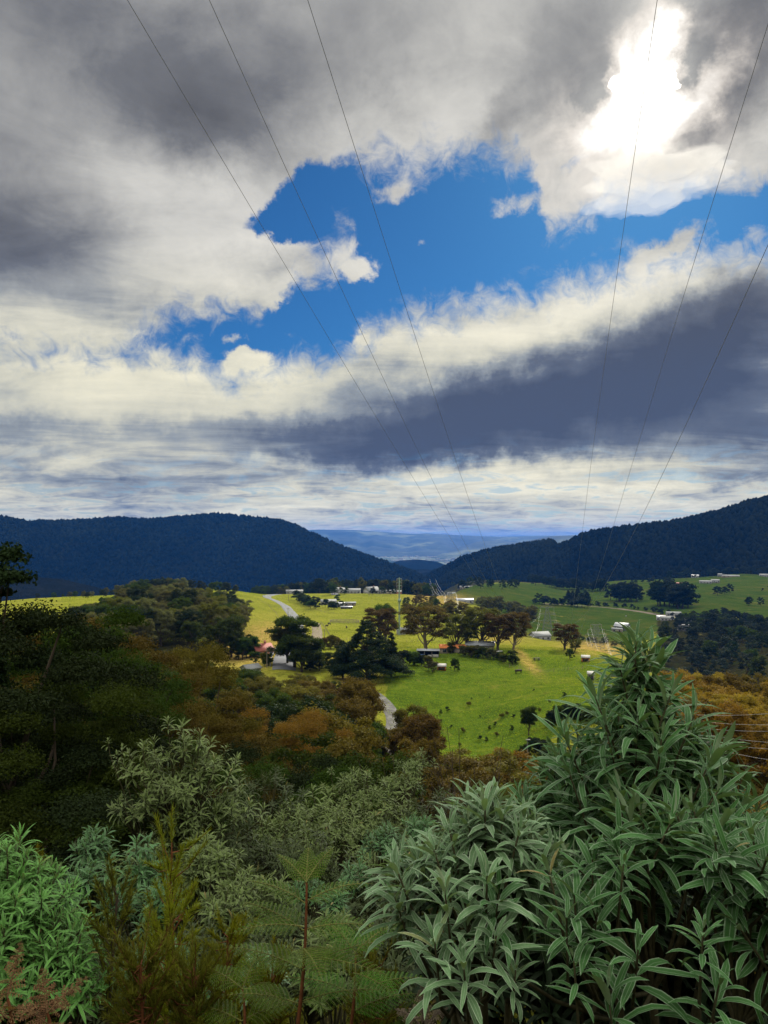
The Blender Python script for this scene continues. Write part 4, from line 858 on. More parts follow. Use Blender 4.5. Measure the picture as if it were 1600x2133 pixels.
# the taller, looser shrubs in the middle distance of the bank
S = [
 ([(380, 1560, 5.6, 45), (300, 1600, 5.6, 55), (440, 1610, 5.6, 60), (360, 1660, 5.5, 75), (470, 1680, 5.5, 50), (290, 1680, 5.5, 50), (400, 1750, 5.4, 80)], 105, 0.10, 'silver_small', 'tall loose silver leaved shrub left of centre', 390, 5.9, [(350, 1498, 5.6, 0), (380, 1505, 5.6, .2), (418, 1525, 5.5, .1), (440, 1540, 5.5, .2), (225, 1540, 5.6, -.2), (255, 1555, 5.5, 0), (243, 1570, 5.5, -.1), (320, 1540, 5.6, -.1), (448, 1578, 5.4, .1), (478, 1610, 5.4, .2), (500, 1625, 5.4, .3), (300, 1600, 5.4, 0), (520, 1668, 5.4, .1), (550, 1680, 5.4, .3), (490, 1700, 5.3, .1)]),
 ([(620, 1720, 6.2, 50), (560, 1740, 6.0, 45), (690, 1690, 6.4, 60), (760, 1650, 6.6, 55), (830, 1640, 6.6, 45), (860, 1600, 7.0, 35), (740, 1730, 6.2, 70), (640, 1790, 5.8, 60), (820, 1720, 6.2, 60)], 190, 0.095, 'silver_small', 'spreading olive shrub with small whorled leaves in the centre', 720, 6.8, [(690, 1600, 6.6, 0), (720, 1612, 6.6, .1), (650, 1640, 6.4, -.1), (880, 1560, 7.0, .1), (905, 1585, 7.0, .2), (620, 1690, 6.0, -.1), (590, 1700, 6.0, -.2)]),
 ([(200, 1770, 4.4, 40), (180, 1850, 4.2, 50), (240, 1880, 4.2, 50), (300, 1820, 4.3, 45), (330, 1900, 4.0, 50)], 64, 0.10, 'silver', 'slim silver shoots standing against the dark gap at left', 240, 4.6, [(197, 1728, 4.4, 0), (170, 1795, 4.3, -.1), (225, 1795, 4.2, .1), (285, 1750, 4.3, .1), (310, 1745, 4.3, .2), (305, 1840, 4.0, 0), (170, 1920, 4.0, 0), (150, 1890, 4.0, -.2)]),
 ([(440, 1800, 4.6, 50), (500, 1850, 4.4, 45), (460, 1900, 4.2, 50), (400, 1820, 4.6, 45)], 62, 0.095, 'silver_small', 'upright grey green shrub beside the yellow needle plant', 450, 4.9, [(430, 1735, 4.6, 0), (440, 1820, 4.2, .1), (445, 1880, 4.0, 0), (500, 1770, 4.5, .1)]),
 ([(540, 2005, 3.0, 28), (570, 2030, 3.0, 25), (520, 2050, 3.0, 28)], 14, 0.075, 'silver_pale', 'little pale rosette plant left of the fern', 540, 3.3, [(530, 1985, 3.0, 0), (560, 2000, 3.0, .2)]),
 ([(740, 1830, 4.6, 35), (800, 1760, 5.0, 40), (700, 1880, 4.2, 35), (640, 1860, 4.4, 35)], 50, 0.09, 'silver', 'dark green whorled shrub behind the fern', 720, 5.1, [(715, 1835, 4.4, .1), (755, 1770, 4.8, 0)]),
 ([(110, 1860, 5.0, 30), (350, 2000, 3.4, 45), (280, 2030, 3.2, 45), (410, 2060, 3.2, 40)], 52, 0.09, 'silver', 'green narrow leaved shrub low behind the needle plants', 330, 3.8, []),
 ([(870, 1730, 4.6, 35), (860, 1810, 4.2, 40)], 26, 0.09, 'silver', 'dark shrub just behind the pale silver shrub', 860, 4.8, []),
]
FILL = [(u + random.Random(k).uniform(-20, 20), v, d) for k, (u, v, d) in enumerate(((170, 1990, 3.6), (260, 1960, 4.4), (330, 1760, 5.6), (420, 1980, 3.6), (500, 1760, 5.4), (540, 1880, 4.6), (590, 1950, 4.0), (640, 1780, 5.4), (700, 1960, 3.8), (760, 1860, 4.6), (820, 1940, 3.6), (820, 1790, 5.4), (900, 1690, 6.2), (560, 1650, 6.6), (700, 1740, 5.9)))]
FN = ['low dull green shrub beside the bright shrub', 'low olive shrub left of the needle plants', 'dull leaved shrub under the tall loose shrub', 'low dull shrub between two needle plants', 'olive shrub right of the tall loose shrub', 'small leaved dull shrub above the fern', 'dull green shrub just left of the fern', 'olive small leaved shrub in the centre dip', 'dull shrub behind the fern stem', 'dull green shrub between fern and pale shrub', 'low dark shrub at the foot of the pale shrub', 'olive shrub behind the pale shrub', 'dull small leaved shrub left of the pale shrub top', 'dull shrub on the far side of the tall loose shrub', 'olive shrub in the middle of the scrub']
for k, (u, v, d) in enumerate(FILL):
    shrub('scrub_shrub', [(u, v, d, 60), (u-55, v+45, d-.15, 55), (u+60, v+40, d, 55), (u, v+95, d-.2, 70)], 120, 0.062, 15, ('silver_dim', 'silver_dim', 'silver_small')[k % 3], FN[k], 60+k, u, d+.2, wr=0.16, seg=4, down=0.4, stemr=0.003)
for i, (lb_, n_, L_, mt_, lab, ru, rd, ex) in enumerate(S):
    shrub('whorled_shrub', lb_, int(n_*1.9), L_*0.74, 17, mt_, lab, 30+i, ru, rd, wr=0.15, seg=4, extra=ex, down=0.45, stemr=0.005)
# ------------------------------------------------------------------ needle leaved heath plants with reddish stems
def heath(u0, vtop, d, wpx, label, seed, mat='heath', stem='redstem', n=46, side=None, nn=95):
    rng = np.random.default_rng(seed); base = np.array(at(u0, d)); top = px(u0, vtop, d); H = top[2]-base[2]; Wd = wpx*d/F
    vis = uz(u0, 2180, d); lo = max(0.0, (vis-base[2])/H)
    mb = MB(); Bs, Ds = [], []
    pts = [base+(top-base)*f+np.array([math.sin(f*5+seed)*0.02, 0, 0]) for f in np.linspace(0, 1, 8)]
    mb.tube([p-base for p in pts], np.linspace(0.012, 0.004, 8), 6)
    for k in range(n):
        f = lo+(1-lo)*(k+rng.uniform())/n; s0 = base+(top-base)*f+np.array([math.sin(f*5+seed)*0.02, 0, 0]); th = rng.uniform(0, 6.28)
        out = np.array([math.cos(th), math.sin(th), 0])*Wd*2.1*(1.25-f)**0.45*rng.uniform(0.25, 1.0); tip = s0+out+np.array([0, 0, 0.04+0.16*rng.uniform()])*H*0.5
        mid = s0*0.5+tip*0.5-np.array([0, 0, 0.02]); mb.tube([s0-base, mid-base, tip-base], [0.0022, 0.0016, 0.0008], 4)
        for q in range(int(nn*0.75)):
            t = rng.uniform(0.35, 1.0); p = (s0*(1-t)+mid*t*1.0 if False else (1-t)**2*s0+2*t*(1-t)*mid+t*t*tip)
            dd = (tip-mid); dd /= np.linalg.norm(dd); Bs.append(p); Ds.append(dd*1.1+rng.normal(size=3)*0.5+np.array([0, 0, .15]))
    Bs = np.array(Bs); Ds = np.array(Ds); Ds /= np.linalg.norm(Ds, axis=1)[:, None]; n_ = len(Bs); L_ = rng.uniform(0.014, 0.036, n_)[:, None]
    sd = np.cross(Ds, rng.normal(size=(n_, 3))); sd /= np.linalg.norm(sd, axis=1)[:, None]
    V = np.stack([Bs-sd*0.0011, Bs+sd*0.0011, Bs+Ds*L_+sd*0.0004, Bs+Ds*L_-sd*0.0004], 1).reshape(-1, 3)-base
    Ff = np.arange(n_)[:, None]*4+np.arange(4)[None]
    e = empty('heath_plant', base, label=label, cat='shrub')
    obj('foliage', mesh_np('foliage', V, Ff, np.repeat(rng.uniform(0, 1, n_), 4)), M[mat], e); mb.build('stems', M[stem], e, smooth=True)
heath(362, 1775, 2.7, 62, 'yellow green needle leaved plant with a reddish stem, tallest of its kind', 1, n=44, nn=130)
heath(372, 1900, 2.5, 50, 'yellow green needle plant in front of the tallest one', 12, n=34, nn=120)
heath(236, 1865, 2.7, 42, 'olive needle plant with a dark bare stem left of the yellow one', 2, 'heathdark', 'bark', n=46, nn=120)
heath(462, 1950, 2.6, 48, 'olive needle plant right of the yellow one', 3, 'heath', n=46, nn=120)
heath(80, 1815, 3.6, 20, 'small yellow needle plant beside the bright shrub', 4, 'heath', n=20)
heath(300, 2010, 2.3, 60, 'low brownish needle plant at the bottom edge', 5, 'heathdark', n=60, nn=110)
heath(420, 2030, 2.3, 60, 'low dark needle plant between the stems at the bottom edge', 6, 'heathdark', n=60, nn=110)
heath(560, 2040, 2.4, 55, 'low olive needle plant left of the red fern stem', 8, 'heath', n=46, nn=100)
heath(760, 2020, 2.6, 60, 'low dark needle plant right of the fern', 9, 'heathdark', n=56, nn=100)
# ------------------------------------------------------------------ bracken
def frond(mb_s, Vs, rng, p0, dirv, L, W, droop, sub=13, dead=False):
    "one frond: rachis, side pinnae, each with small leaflets"
    d, a, b = frame(dirv); up = np.array([0, 0, 1.0]); side = np.cross(d, up); side /= np.linalg.norm(side)
    P = [p0]; D = d.copy()
    for k in range(12):
        D = D+np.array([0, 0, -droop/12]); D /= np.linalg.norm(D); P.append(P[-1]+D*L/12)
    P = np.array(P); mb_s.append((P, np.linspace(0.0028, 0.0006, 13)))
    for k in range(sub):
        f = 0.10+0.88*(k/sub); i = f*12; j = int(i); p = P[j]*(1-(i-j))+P[min(j+1, 12)]*(i-j); T = P[min(j+1, 12)]-P[j]; T /= np.linalg.norm(T)
        pl = W*(1-f)**0.75*(1 if f > 0.15 else 0.85)
        for sg in (-1, 1):
            pd = side*sg*0.88+T*0.42+np.array([0, 0, 0.05 if not dead else rng.normal()*0.5]); pd /= np.linalg.norm(pd)
            q = p+pd*pl; m = max(4, int(pl/0.0055)); nrm = np.cross(pd, T); nrm /= np.linalg.norm(nrm); l2 = np.cross(nrm, pd)
            mb_s.append((np.array([p, p*0.5+q*0.5+nrm*0.002*sg, q+np.array([0, 0, -0.12*pl])]), np.array([0.0012, 0.0008, 0.0004])))
            for r_ in range(m):
                g_ = (r_+0.5)/m; c = p+pd*pl*g_+np.array([0, 0, -0.12*pl*g_*g_]); ll = 0.105*pl*(1-g_)**0.6+0.003; w = pl/m*0.30
                for s2 in (-1, 1):
                    o = l2*s2*0.93+pd*0.35; cv_ = np.array([0, 0, -0.25*ll]); Vs.append((c-pd*w, c+pd*w, c+pd*w*0.5+o*ll+cv_, c-pd*w*0.2+o*ll*0.95+cv_))
def fern(label, base, stem_top, fronds, seed, mat='fern', stem='redstem', name='bracken_fern', dead=False):
    rng = np.random.default_rng(seed); base = np.array(base); top = np.array(stem_top); ms = []; Vs = []
    for (f, az_, el_, L, W, dr) in fronds:
        p = base+(top-base)*f; d = np.array([math.cos(az_)*math.cos(el_), math.sin(az_)*math.cos(el_), math.sin(el_)]); frond(ms, Vs, rng, p, d, L, W, dr, dead=dead)
    mb = MB(); k = np.linspace(0, 1, 7)[:, None]
    mb.tube((top-base)*k+np.sin(k*3)*np.array([0.01, 0, 0]), np.linspace(0.0065, 0.003, 7), 7)
    rb = MB()
    for P, r_ in ms: rb.tube(P-base, r_*0.8, 4)
    V = (np.array(Vs)-base); n = len(V); e = empty(name, base, label=label, cat='fern')
    obj('fronds', mesh_np('fronds', V.reshape(-1, 3), np.arange(n)[:, None]*4+np.arange(4)[None], np.repeat(rng.uniform(0, 1, n), 4)), M[mat], e); rb.build('frond_stalks', M['fernstalk' if not dead else mat], e); mb.build('stem', M[stem], e, smooth=True)
d0 = 2.15
fern('green bracken fern with a red stem at the bottom centre', px(612, 2200, d0), px(638, 1838, d0+0.03),
     [(0.50, 3.0, 0.45, 0.22, 0.095, 0.5), (0.50, 0.35, 0.35, 0.26, 0.10, 0.45), (0.56, -0.4, 0.25, 0.26, 0.10, 0.4), (0.72, 0.05, 0.30, 0.24, 0.09, 0.6), (0.72, 2.7, 0.45, 0.20, 0.085, 0.5), (0.74, 3.4, 0.35, 0.2, 0.08, 0.6), (0.88, 0.3, 0.5, 0.20, 0.07, 0.7), (0.88, 3.0, 0.6, 0.17, 0.07, 0.6), (1.0, 0.9, 0.8, 0.13, 0.05, 0.7), (1.0, 2.6, 0.8, 0.12, 0.05, 0.7), (0.99, 1.6, 0.9, .12, .05, .8), (0.30, 0.2, 0.3, 0.24, 0.09, 0.5), (0.30, 3.1, 0.35, 0.2, 0.085, 0.5), (.62, -1.2, .35, .2, .09, .5)], 3)
fern('lower green bracken fern right of the red stemmed one', px(720, 2200, 2.35), px(740, 1985, 2.4), [(0.6, 0.2, 0.4, 0.24, 0.09, 0.6), (0.6, 2.9, 0.4, 0.22, 0.09, 0.6), (0.8, -0.8, 0.3, 0.2, 0.08, 0.5), (1.0, 0.6, 0.6, 0.18, 0.07, 0.7), (1.0, 2.4, 0.7, 0.16, 0.07, 0.7), (.4, .5, .3, .24, .09, .6)], 5)
fern('green bracken fern low at the bottom edge left of centre', px(500, 2230, 2.2), px(505, 2060, 2.25), [(0.6, 0.3, 0.4, 0.2, 0.08, 0.6), (0.6, 2.9, 0.4, 0.2, 0.08, 0.6), (1.0, 1.2, 0.8, 0.15, 0.07, 0.7), (1.0, 2.7, 0.5, 0.17, 0.07, 0.7), (1, -.6, .4, .17, .07, .6)], 6)
fern('withered brown fern frond at the bottom left', px(100, 2220, 2.0), px(98, 2110, 2.0), [(1.0, 2.2, 0.9, 0.10, 0.045, -0.2), (1.0, 0.6, 0.7, 0.11, 0.045, 0.4), (0.8, 2.9, 0.5, 0.10, 0.045, 0.5), (0.8, -0.9, 0.3, 0.1, 0.04, 0.6), (0.5, 0.2, 0.3, 0.1, 0.05, 0.6), (.6, -1.9, .4, .1, .05, .6)], 7, 'deadfern', 'redstem', 'withered_fern', True)
fern('rust coloured withered fern in the bottom left corner', px(20, 2220, 2.0), px(15, 2080, 2.0), [(1.0, 1.6, 1.0, 0.12, 0.04, 0.2), (0.8, -0.6, 0.6, 0.12, 0.05, 0.6), (0.7, 2.9, 0.5, 0.12, 0.05, 0.6), (.5, -1.6, .5, .12, .05, .6)], 8, 'deadfern', 'redstem', 'withered_fern', True)
fern('pale withered fern tip upright at the bottom, right of centre', px(878, 2230, 1.7), px(880, 2130, 1.7), [(1.0, 1.5, 1.35, 0.075, 0.032, -0.1), (0.9, 0.3, 0.7, 0.07, 0.03, 0.5), (0.9, 2.9, 0.7, 0.07, 0.03, 0.5), (.8, -1.5, .8, .08, .035, .5)], 9, 'greyfern', 'stem', 'withered_fern', True)
# bare sapling and dry twigs
def twigs(u, vtop, d, n, spread, label, seed, vbase=None, mat='bark', name='bare_sapling', r0=0.012):
    rng = np.random.default_rng(seed); base = np.array(at(u, d)); H = uz(u, vtop, d)-base[2]; mb = MB()
    for k in range(n):
        a = rng.uniform(0, 6.28); s = spread*rng.uniform(0.3, 1.0); hh = H*rng.uniform(0.7, 1.0)
        f0 = rng.uniform(0.0, 0.3)
        pts = [np.array([0, 0, H*f0])]
        for q in range(1, 7):
            f = q/6; pts.append(np.array([math.cos(a)*s*f**1.3, math.sin(a)*s*f**1.3, H*f0+(hh-H*f0)*f])+rng.normal(size=3)*0.02*H*0.3)
        mb.tube(pts, np.linspace(r0, r0*0.3, 7), 4)
        for q in range(6):
            j = rng.integers(2, 6); p = pts[j]; e_ = p+np.array([rng.normal()*0.3, rng.normal()*0.3, abs(rng.normal())*0.4+.15])*H*0.10; mb.tube([p, p*.5+e_*.5+rng.normal(size=3)*.01, e_], [r0*0.4, r0*0.3, r0*0.15], 4)
    e = empty(name, base, label=label, cat='sapling'); mb.build('branches', M[mat], e)
twigs(985, 1500, 24, 16, 1.6, 'bare twiggy sapling in front of the green slope', 1, r0=0.022)
twigs(830, 1560, 12, 14, 1.3, 'leafless dark twigs over the lower road', 2, r0=0.008)
twigs(700, 1720, 8, 14, 0.9, 'thin dark dry twigs in the centre of the scrub', 3, r0=0.004)
twigs(400, 1800, 5.2, 12, 0.5, 'grey dead twigs inside the tall loose shrub', 4, mat='palebark', r0=0.004)
# ------------------------------------------------------------------ undergrowth over the near bank
def carpet(name, label, n, urange, drange, leaf, hgt_, mat, seed):
    rng = np.random.default_rng(seed); u = rng.uniform(*urange, n); d = np.sqrt(rng.uniform(drange[0]**2, drange[1]**2, n)); a = np.array([uaz(x) for x in u]); x = d*np.sin(a); y = d*np.cos(a)
    z = hgt(x, y)+rng.uniform(0, 1, n)**0.6*hgt_*(0.6+0.5*vnoise(np.stack([x*1.3, y*1.3, 0*x], -1), 5))
    V, F_, T = leaves(rng, np.stack([x, y, z], -1), rng.normal(size=(n, 3))+np.array([0, 0, .4]), leaf, leaf*0.35, rng.uniform(0, 1, n))
    obj(name, mesh_np(name, V, F_, T), M[mat], kind='stuff', label=label)
M['tuft'] = leafmat('grass_tuft', (0.16, 0.20, 0.015), trans=0.4, var=0.7)
carpet('grass', 'grass tufts over the green slope of the knoll', 70000, (790, 1360), (178, 330), 0.15, 0.32, 'tuft', 11)
carpet('grass', 'grass tufts over the plateau fields', 70000, (130, 960), (300, 760), 0.26, 0.4, 'tuft', 12)
carpet('undergrowth', 'dark leafy undergrowth on the near bank', 150000, (-200, 1800), (1.7, 9), 0.022, 1.15, 'green', 1)
carpet('undergrowth', 'olive brown scrub over the steep bank', 130000, (-200, 1800), (9, 34), 0.06, 2.3, 'olive', 2)
carpet('undergrowth', 'brown woodland floor litter and low scrub', 120000, (-200, 1850), (34, 175), 0.22, 1.8, 'brown', 3)
# ------------------------------------------------------------------ roads
M['asphalt'] = simple('asphalt', (0.13, 0.135, 0.145), 0.9, 0.12, scale=0.4, var=0.15)
M['gravel'] = simple('gravel_track', (0.17, 0.145, 0.11), 1.0, 0.0, scale=0.5, var=0.2)
M['paleroad'] = simple('pale_road', (0.12, 0.118, 0.112), 1.0, 0.0, scale=0.5, var=0.35)
def drape(path, step=2.0, dmin=60, smooth=9):
    P = []
    for q in path:
        p = ground(q[0], q[1], dmin) if len(q) == 2 else at(q[0], q[1])
        P.append((p.x, p.y))
    P = np.array(P); s = np.concatenate([[0], np.cumsum(np.linalg.norm(np.diff(P, axis=0), axis=1))]); t = np.arange(0, s[-1], step)
    X = np.interp(t, s, P[:, 0]); Y = np.interp(t, s, P[:, 1])
    k = np.ones(smooth)/smooth
    if len(X) > smooth*2:
        X = np.convolve(np.pad(X, smooth//2, mode='edge'), k, 'valid'); Y = np.convolve(np.pad(Y, smooth//2, mode='edge'), k, 'valid')
    return X, Y
def road(name, path, w, mat, lift=0.12, **k):
    X, Y = drape(path, dmin=k.pop('dmin', 60)); tx, ty = np.gradient(X), np.gradient(Y); l = np.hypot(tx, ty)+1e-9; nx, ny = -ty/l, tx/l
    rows = []
    for f in (-0.56, -0.5, -0.25, 0, 0.25, 0.5, 0.56):
        x, y = X+nx*w*f, Y+ny*w*f; z = hgt(x, y)+(lift if abs(f) < .55 else -0.3); rows.append(np.stack([x, y, z], -1))
    V = np.stack(rows, 1); n, m = V.shape[:2]; i = np.arange(n-1)[:, None]*m; j = np.arange(m-1)[None]
    F_ = np.stack([i+j, i+m+j, i+m+j+1, i+j+1], -1).reshape(-1, 4)[:, ::-1]
    o = obj(name, mesh_np(name, V.reshape(-1, 3), F_, smooth=True), mat, kind='structure'); return X, Y
XA, YA = road('road', [(592, 1398), (592, 1375), (606, 1345), (622, 1320), (618, 1296), (606, 1276), (594, 1262), (574, 1251), (556, 1245), (556, 1241), (580, 1238), (640, 1236), (700, 1240)], 7.5, M['asphalt'])
road('driveway', [(640, 1297), (652, 1296), (658, 1300), (661, 1315), (660, 1335), (652, 1348)], 5.5, M['gravel'])
road('road', [(800, 1640), (796, 1590), (806, 1545), (826, 1508), (816, 1482), (800, 1462), (770, 1440), (720, 1418)], 4.0, M['paleroad'])
road('road', [(820, 1680), (930, 1668), (1010, 1645), (1080, 1620), (1120, 1606), (1180, 1600)], 5.5, M['paleroad'])
road('road', [(1130, 1258), (1225, 1262), (1290, 1268), (1340, 1275), (1400, 1284), (1470, 1292)], 6.0, M['gravel'], dmin=400)
road('track', [(1480, 1600), (1540, 1588), (1620, 1575)], 9, M['gravel'], dmin=40)
# guard rail along the left of the road
M['white'] = simple('white_paint', (0.26, 0.26, 0.245), 0.8, 0.05, scale=2, var=0.06)
M['cream'] = simple('cream_wall', (0.24, 0.21, 0.16), 0.8, 0.2, scale=2, var=0.1)
M['greywall'] = simple('weathered_grey_wall', (0.28, 0.28, 0.27), 0.8, 0.2, scale=2, var=0.15)
M['brickw'] = simple('brick_wall', (0.30, 0.14, 0.09), 0.85, 0.1, scale=6, var=0.2)
M['roofw'] = simple('pale_metal_roof', (0.19, 0.20, 0.20), 0.8, 0.08, scale=1.5, var=0.12)
M['roofg'] = simple('grey_metal_roof', (0.25, 0.27, 0.30), 0.5, 0.4, scale=1.5, var=0.12)
M['roofr'] = simple('red_tile_roof', (0.22, 0.07, 0.055), 0.75, 0.2, scale=3, var=0.2)
M['rustroof'] = simple('rusty_orange_panel', (0.50, 0.17, 0.05), 0.8, 0.2, scale=3, var=0.3)
M['darkglass'] = simple('window_glass', (0.02, 0.025, 0.03), 0.15, 0.6, scale=1, var=0.1)
M['darkwood'] = simple('dark_timber', (0.04, 0.035, 0.03), 0.85, 0.1, scale=4, var=0.3)
M['timber'] = simple('grey_timber', (0.20, 0.17, 0.13), 0.85, 0.1, scale=8, var=0.3)
M['steel'] = simple('galvanised_steel', (0.15, 0.165, 0.155), 0.9, 0.05, 0.0, scale=1, var=0.1)
M['polegreen'] = simple('grey_green_steel', (0.20, 0.27, 0.22), 0.5, 0.4, 0.1, scale=1, var=0.15)
M['wire'] = simple('aluminium_cable', (0.30, 0.30, 0.30), 0.45, 0.5, 0.3, scale=1, var=0.05)
M['wirelit'] = simple('glint_aluminium_cable', (0.50, 0.50, 0.48), 0.6, 0.5, 0.2, scale=1, var=0.05)  # paler copy of the cable, sun glint put into the colour
M['insul'] = simple('porcelain', (0.25, 0.20, 0.17), 0.3, 0.5, scale=3, var=0.1)
M['blue_t'] = simple('blue_panel', (0.05, 0.12, 0.35), 0.6, 0.3, scale=3, var=0.2)
tx, ty = np.gradient(XA), np.gradient(YA); l = np.hypot(tx, ty); e = empty('guard_rail', at(575, 300), label='white guard rail on the left edge of the bending road', cat='guard rail')
o0 = e.location; mb = MB(); pts = []
for i in range(4, min(42, len(XA)), 1):
    x = XA[i]+(-ty[i]/l[i])*4.6; y = YA[i]+(tx[i]/l[i])*4.6; pts.append(np.array([x, y, float(hgt(x, y))+0.75])-np.array(o0))
pts = np.array(pts)
for dz in (0.0, -0.18): mb.tube(pts+np.array([0, 0, dz]), 0.16, 5)
mb.build('rail', M['white'], e)
for p in pts[::4]: MB().box(p-np.array([0, 0, 0.45]), (0.18, 0.18, 0.9)).build('post', M['white'], e)
# ------------------------------------------------------------------ buildings
def gable(mb, w, dp, h, rise, ov=0.4, th=0.14):
    "two sloping slabs, ridge along x"
    for s in (-1, 1):
        a = np.array([(-w/2-ov, s*(dp/2+ov), h-rise*ov/(dp/2)), (w/2+ov, s*(dp/2+ov), h-rise*ov/(dp/2)), (w/2+ov, 0, h+rise), (-w/2-ov, 0, h+rise)], dtype=float)
        b = a+np.array([0, 0, th]); V = np.concatenate([a, b])
        mb.add(V, [(0, 1, 2, 3), (4, 7, 6, 5), (0, 4, 5, 1), (1, 5, 6, 2), (2, 6, 7, 3), (3, 7, 4, 0)])
def house(u, v, w, dp, h, rise, label, wall='white', roof='roofg', rz=0.0, name='house', cat='house', nwin=3, door=True, chim=False, verandah=False, lift=0.0, dmin=150, group=None):
    p = ground(u, v, dmin)
    if math.hypot(p.x, p.y) > 1700: p = at(u, 800 if u < 900 else (1180 if u < 1100 else 1500))
    z = min(float(hgt(p.x+a, p.y+b)) for a in (-w/3, w/3) for b in (-dp/3, dp/3))
    e = empty(name, (p.x, p.y, z+lift), rz-math.atan2(p.x, p.y), label=label, cat=cat, group=group)
    mb = MB(); mb.box((0, 0, h/2-0.5), (w, dp, h+1.0))
    for s in (-1, 1):
        x = s*(w/2-0.06); mb.add([(x, -dp/2, h), (x, dp/2, h), (x, 0, h+rise-0.02), (x-s*0.1, -dp/2, h), (x-s*0.1, dp/2, h), (x-s*0.1, 0, h+rise-0.02)], [(0, 1, 2), (3, 5, 4)])
    mb.build('wall', M[wall], e); mb = MB(); gable(mb, w, dp, h+0.02, rise); rf = mb.build('roof', M[roof], e)
    if chim: MB().box((w*0.22, 0.3, h+rise+0.35), (0.7, 0.7, 1.5)).build('chimney', M['brickw'], e)
    for k in range(nwin):
        x = -w/2+(k+0.5)*w/nwin+(0.0 if nwin > 1 else 0)
        if door and k == nwin//2:
            MB().box((x, -dp/2-0.04, 1.02), (0.95, 0.1, 2.04)).build('door', M['darkwood'], e); continue
        fo = MB().box((x, -dp/2-0.03, h*0.55), (1.5, 0.08, 1.25)).build('window', M['white' if wall != 'white' else 'greywall'], e)
        MB().box((x, -dp/2-0.08, h*0.55), (1.3, 0.04, 1.05)).build('pane', M['darkglass'], fo)
    if verandah:
        MB().box((0, -dp/2-1.35, h-0.15), (w, 2.5, 0.12)).build('verandah_roof', M[roof], e)
        for k in range(4): MB().box((-w/2+0.2+k*(w-0.4)/3, -dp/2-2.45, (h-0.3)/2-0.2), (0.12, 0.12, h)).build('verandah_post', M['white'], e)
    return e
house(684, 1259, 13, 7, 3.0, 1.6, 'long low farmhouse with a pale roof behind dark bushes', 'cream', 'roofw', 0.1, nwin=5)
house(706, 1264, 9, 6, 2.8, 1.2, 'small farm annexe with a grey roof between two bushes', 'white', 'roofg', -0.1, nwin=3)
house(728, 1262, 10, 5, 2.6, 0.8, 'open pale roofed shed at the right end of the farm', 'timber', 'roofw', 0.1, nwin=2, name='shed', cat='shed')
house(722, 1268, 9, 3, 1.6, 0.5, 'low dark roofed stable beside the farm yard', 'darkwood', 'roofg', 0.0, nwin=2, name='shed', cat='shed', door=False)
house(704, 1233, 14, 8, 4.2, 2.2, 'white house with a steep pale roof, left of the plateau houses', 'white', 'roofw', 0.4, nwin=4, chim=True)
house(737, 1229, 14, 7, 3.4, 2.0, 'white bungalow with a pale roof, second of the plateau houses', 'white', 'roofw', -0.1, nwin=4)
house(774, 1229, 15, 9, 3.6, 3.6, 'white house with pointed pale roof and verandah on the plateau', 'white', 'roofw', 0.7, nwin=4, verandah=True, chim=True)
house(787, 1232, 7, 5, 2.6, 1.2, 'small grey roofed garage right of the pointed white house', 'greywall', 'roofg', 0.2, nwin=2, name='garage', cat='garage')
house(807, 1228, 15, 7, 3.0, 1.6, 'low cream house right of the plateau houses', 'cream', 'roofw', 0.0, nwin=4)
house(828, 1231, 8, 6, 2.6, 1.2, 'little orange walled cottage at the right of the plateau', 'brickw', 'roofw', 0.1, nwin=2)
house(614, 1231, 17, 7, 3.0, 1.4, 'low white house among trees left of the plateau edge', 'white', 'roofw', 0.0, nwin=4)
house(840, 1321, 7, 5, 2.6, 1.2, 'small pale cottage behind the foot of the steel pole', 'white', 'roofw', 0.1, nwin=2)
house(944, 1219, 18, 9, 4.0, 1.8, 'white house, left of the two under the right hill', 'white', 'roofw', 0.2, nwin=4, dmin=600)
house(974, 1215, 24, 9, 3.6, 1.6, 'long white roofed house, right of the two under the hill', 'cream', 'roofw', 0.0, nwin=5, dmin=600)
house(968, 1254, 16, 8, 3.0, 1.6, 'grey roofed shed house below the pasture beside the pylon', 'greywall', 'roofg', 0.1, nwin=3, dmin=400)
house(1125, 1330, 11, 8, 3.0, 2.2, 'pale roofed house half hidden below the pylon', 'white', 'roofw', 0.5, nwin=3, dmin=320)
house(1296, 1312, 12, 8, 4.2, 2.4, 'two storey white walled house with a grey roof in the valley', 'white', 'roofg', -0.35, nwin=5, dmin=500, verandah=True)
house(1286, 1316, 9, 4, 2.6, 0.8, 'low pale carport beside the two storey valley house', 'cream', 'roofw', -0.2, nwin=2, dmin=500, name='shed', cat='shed')
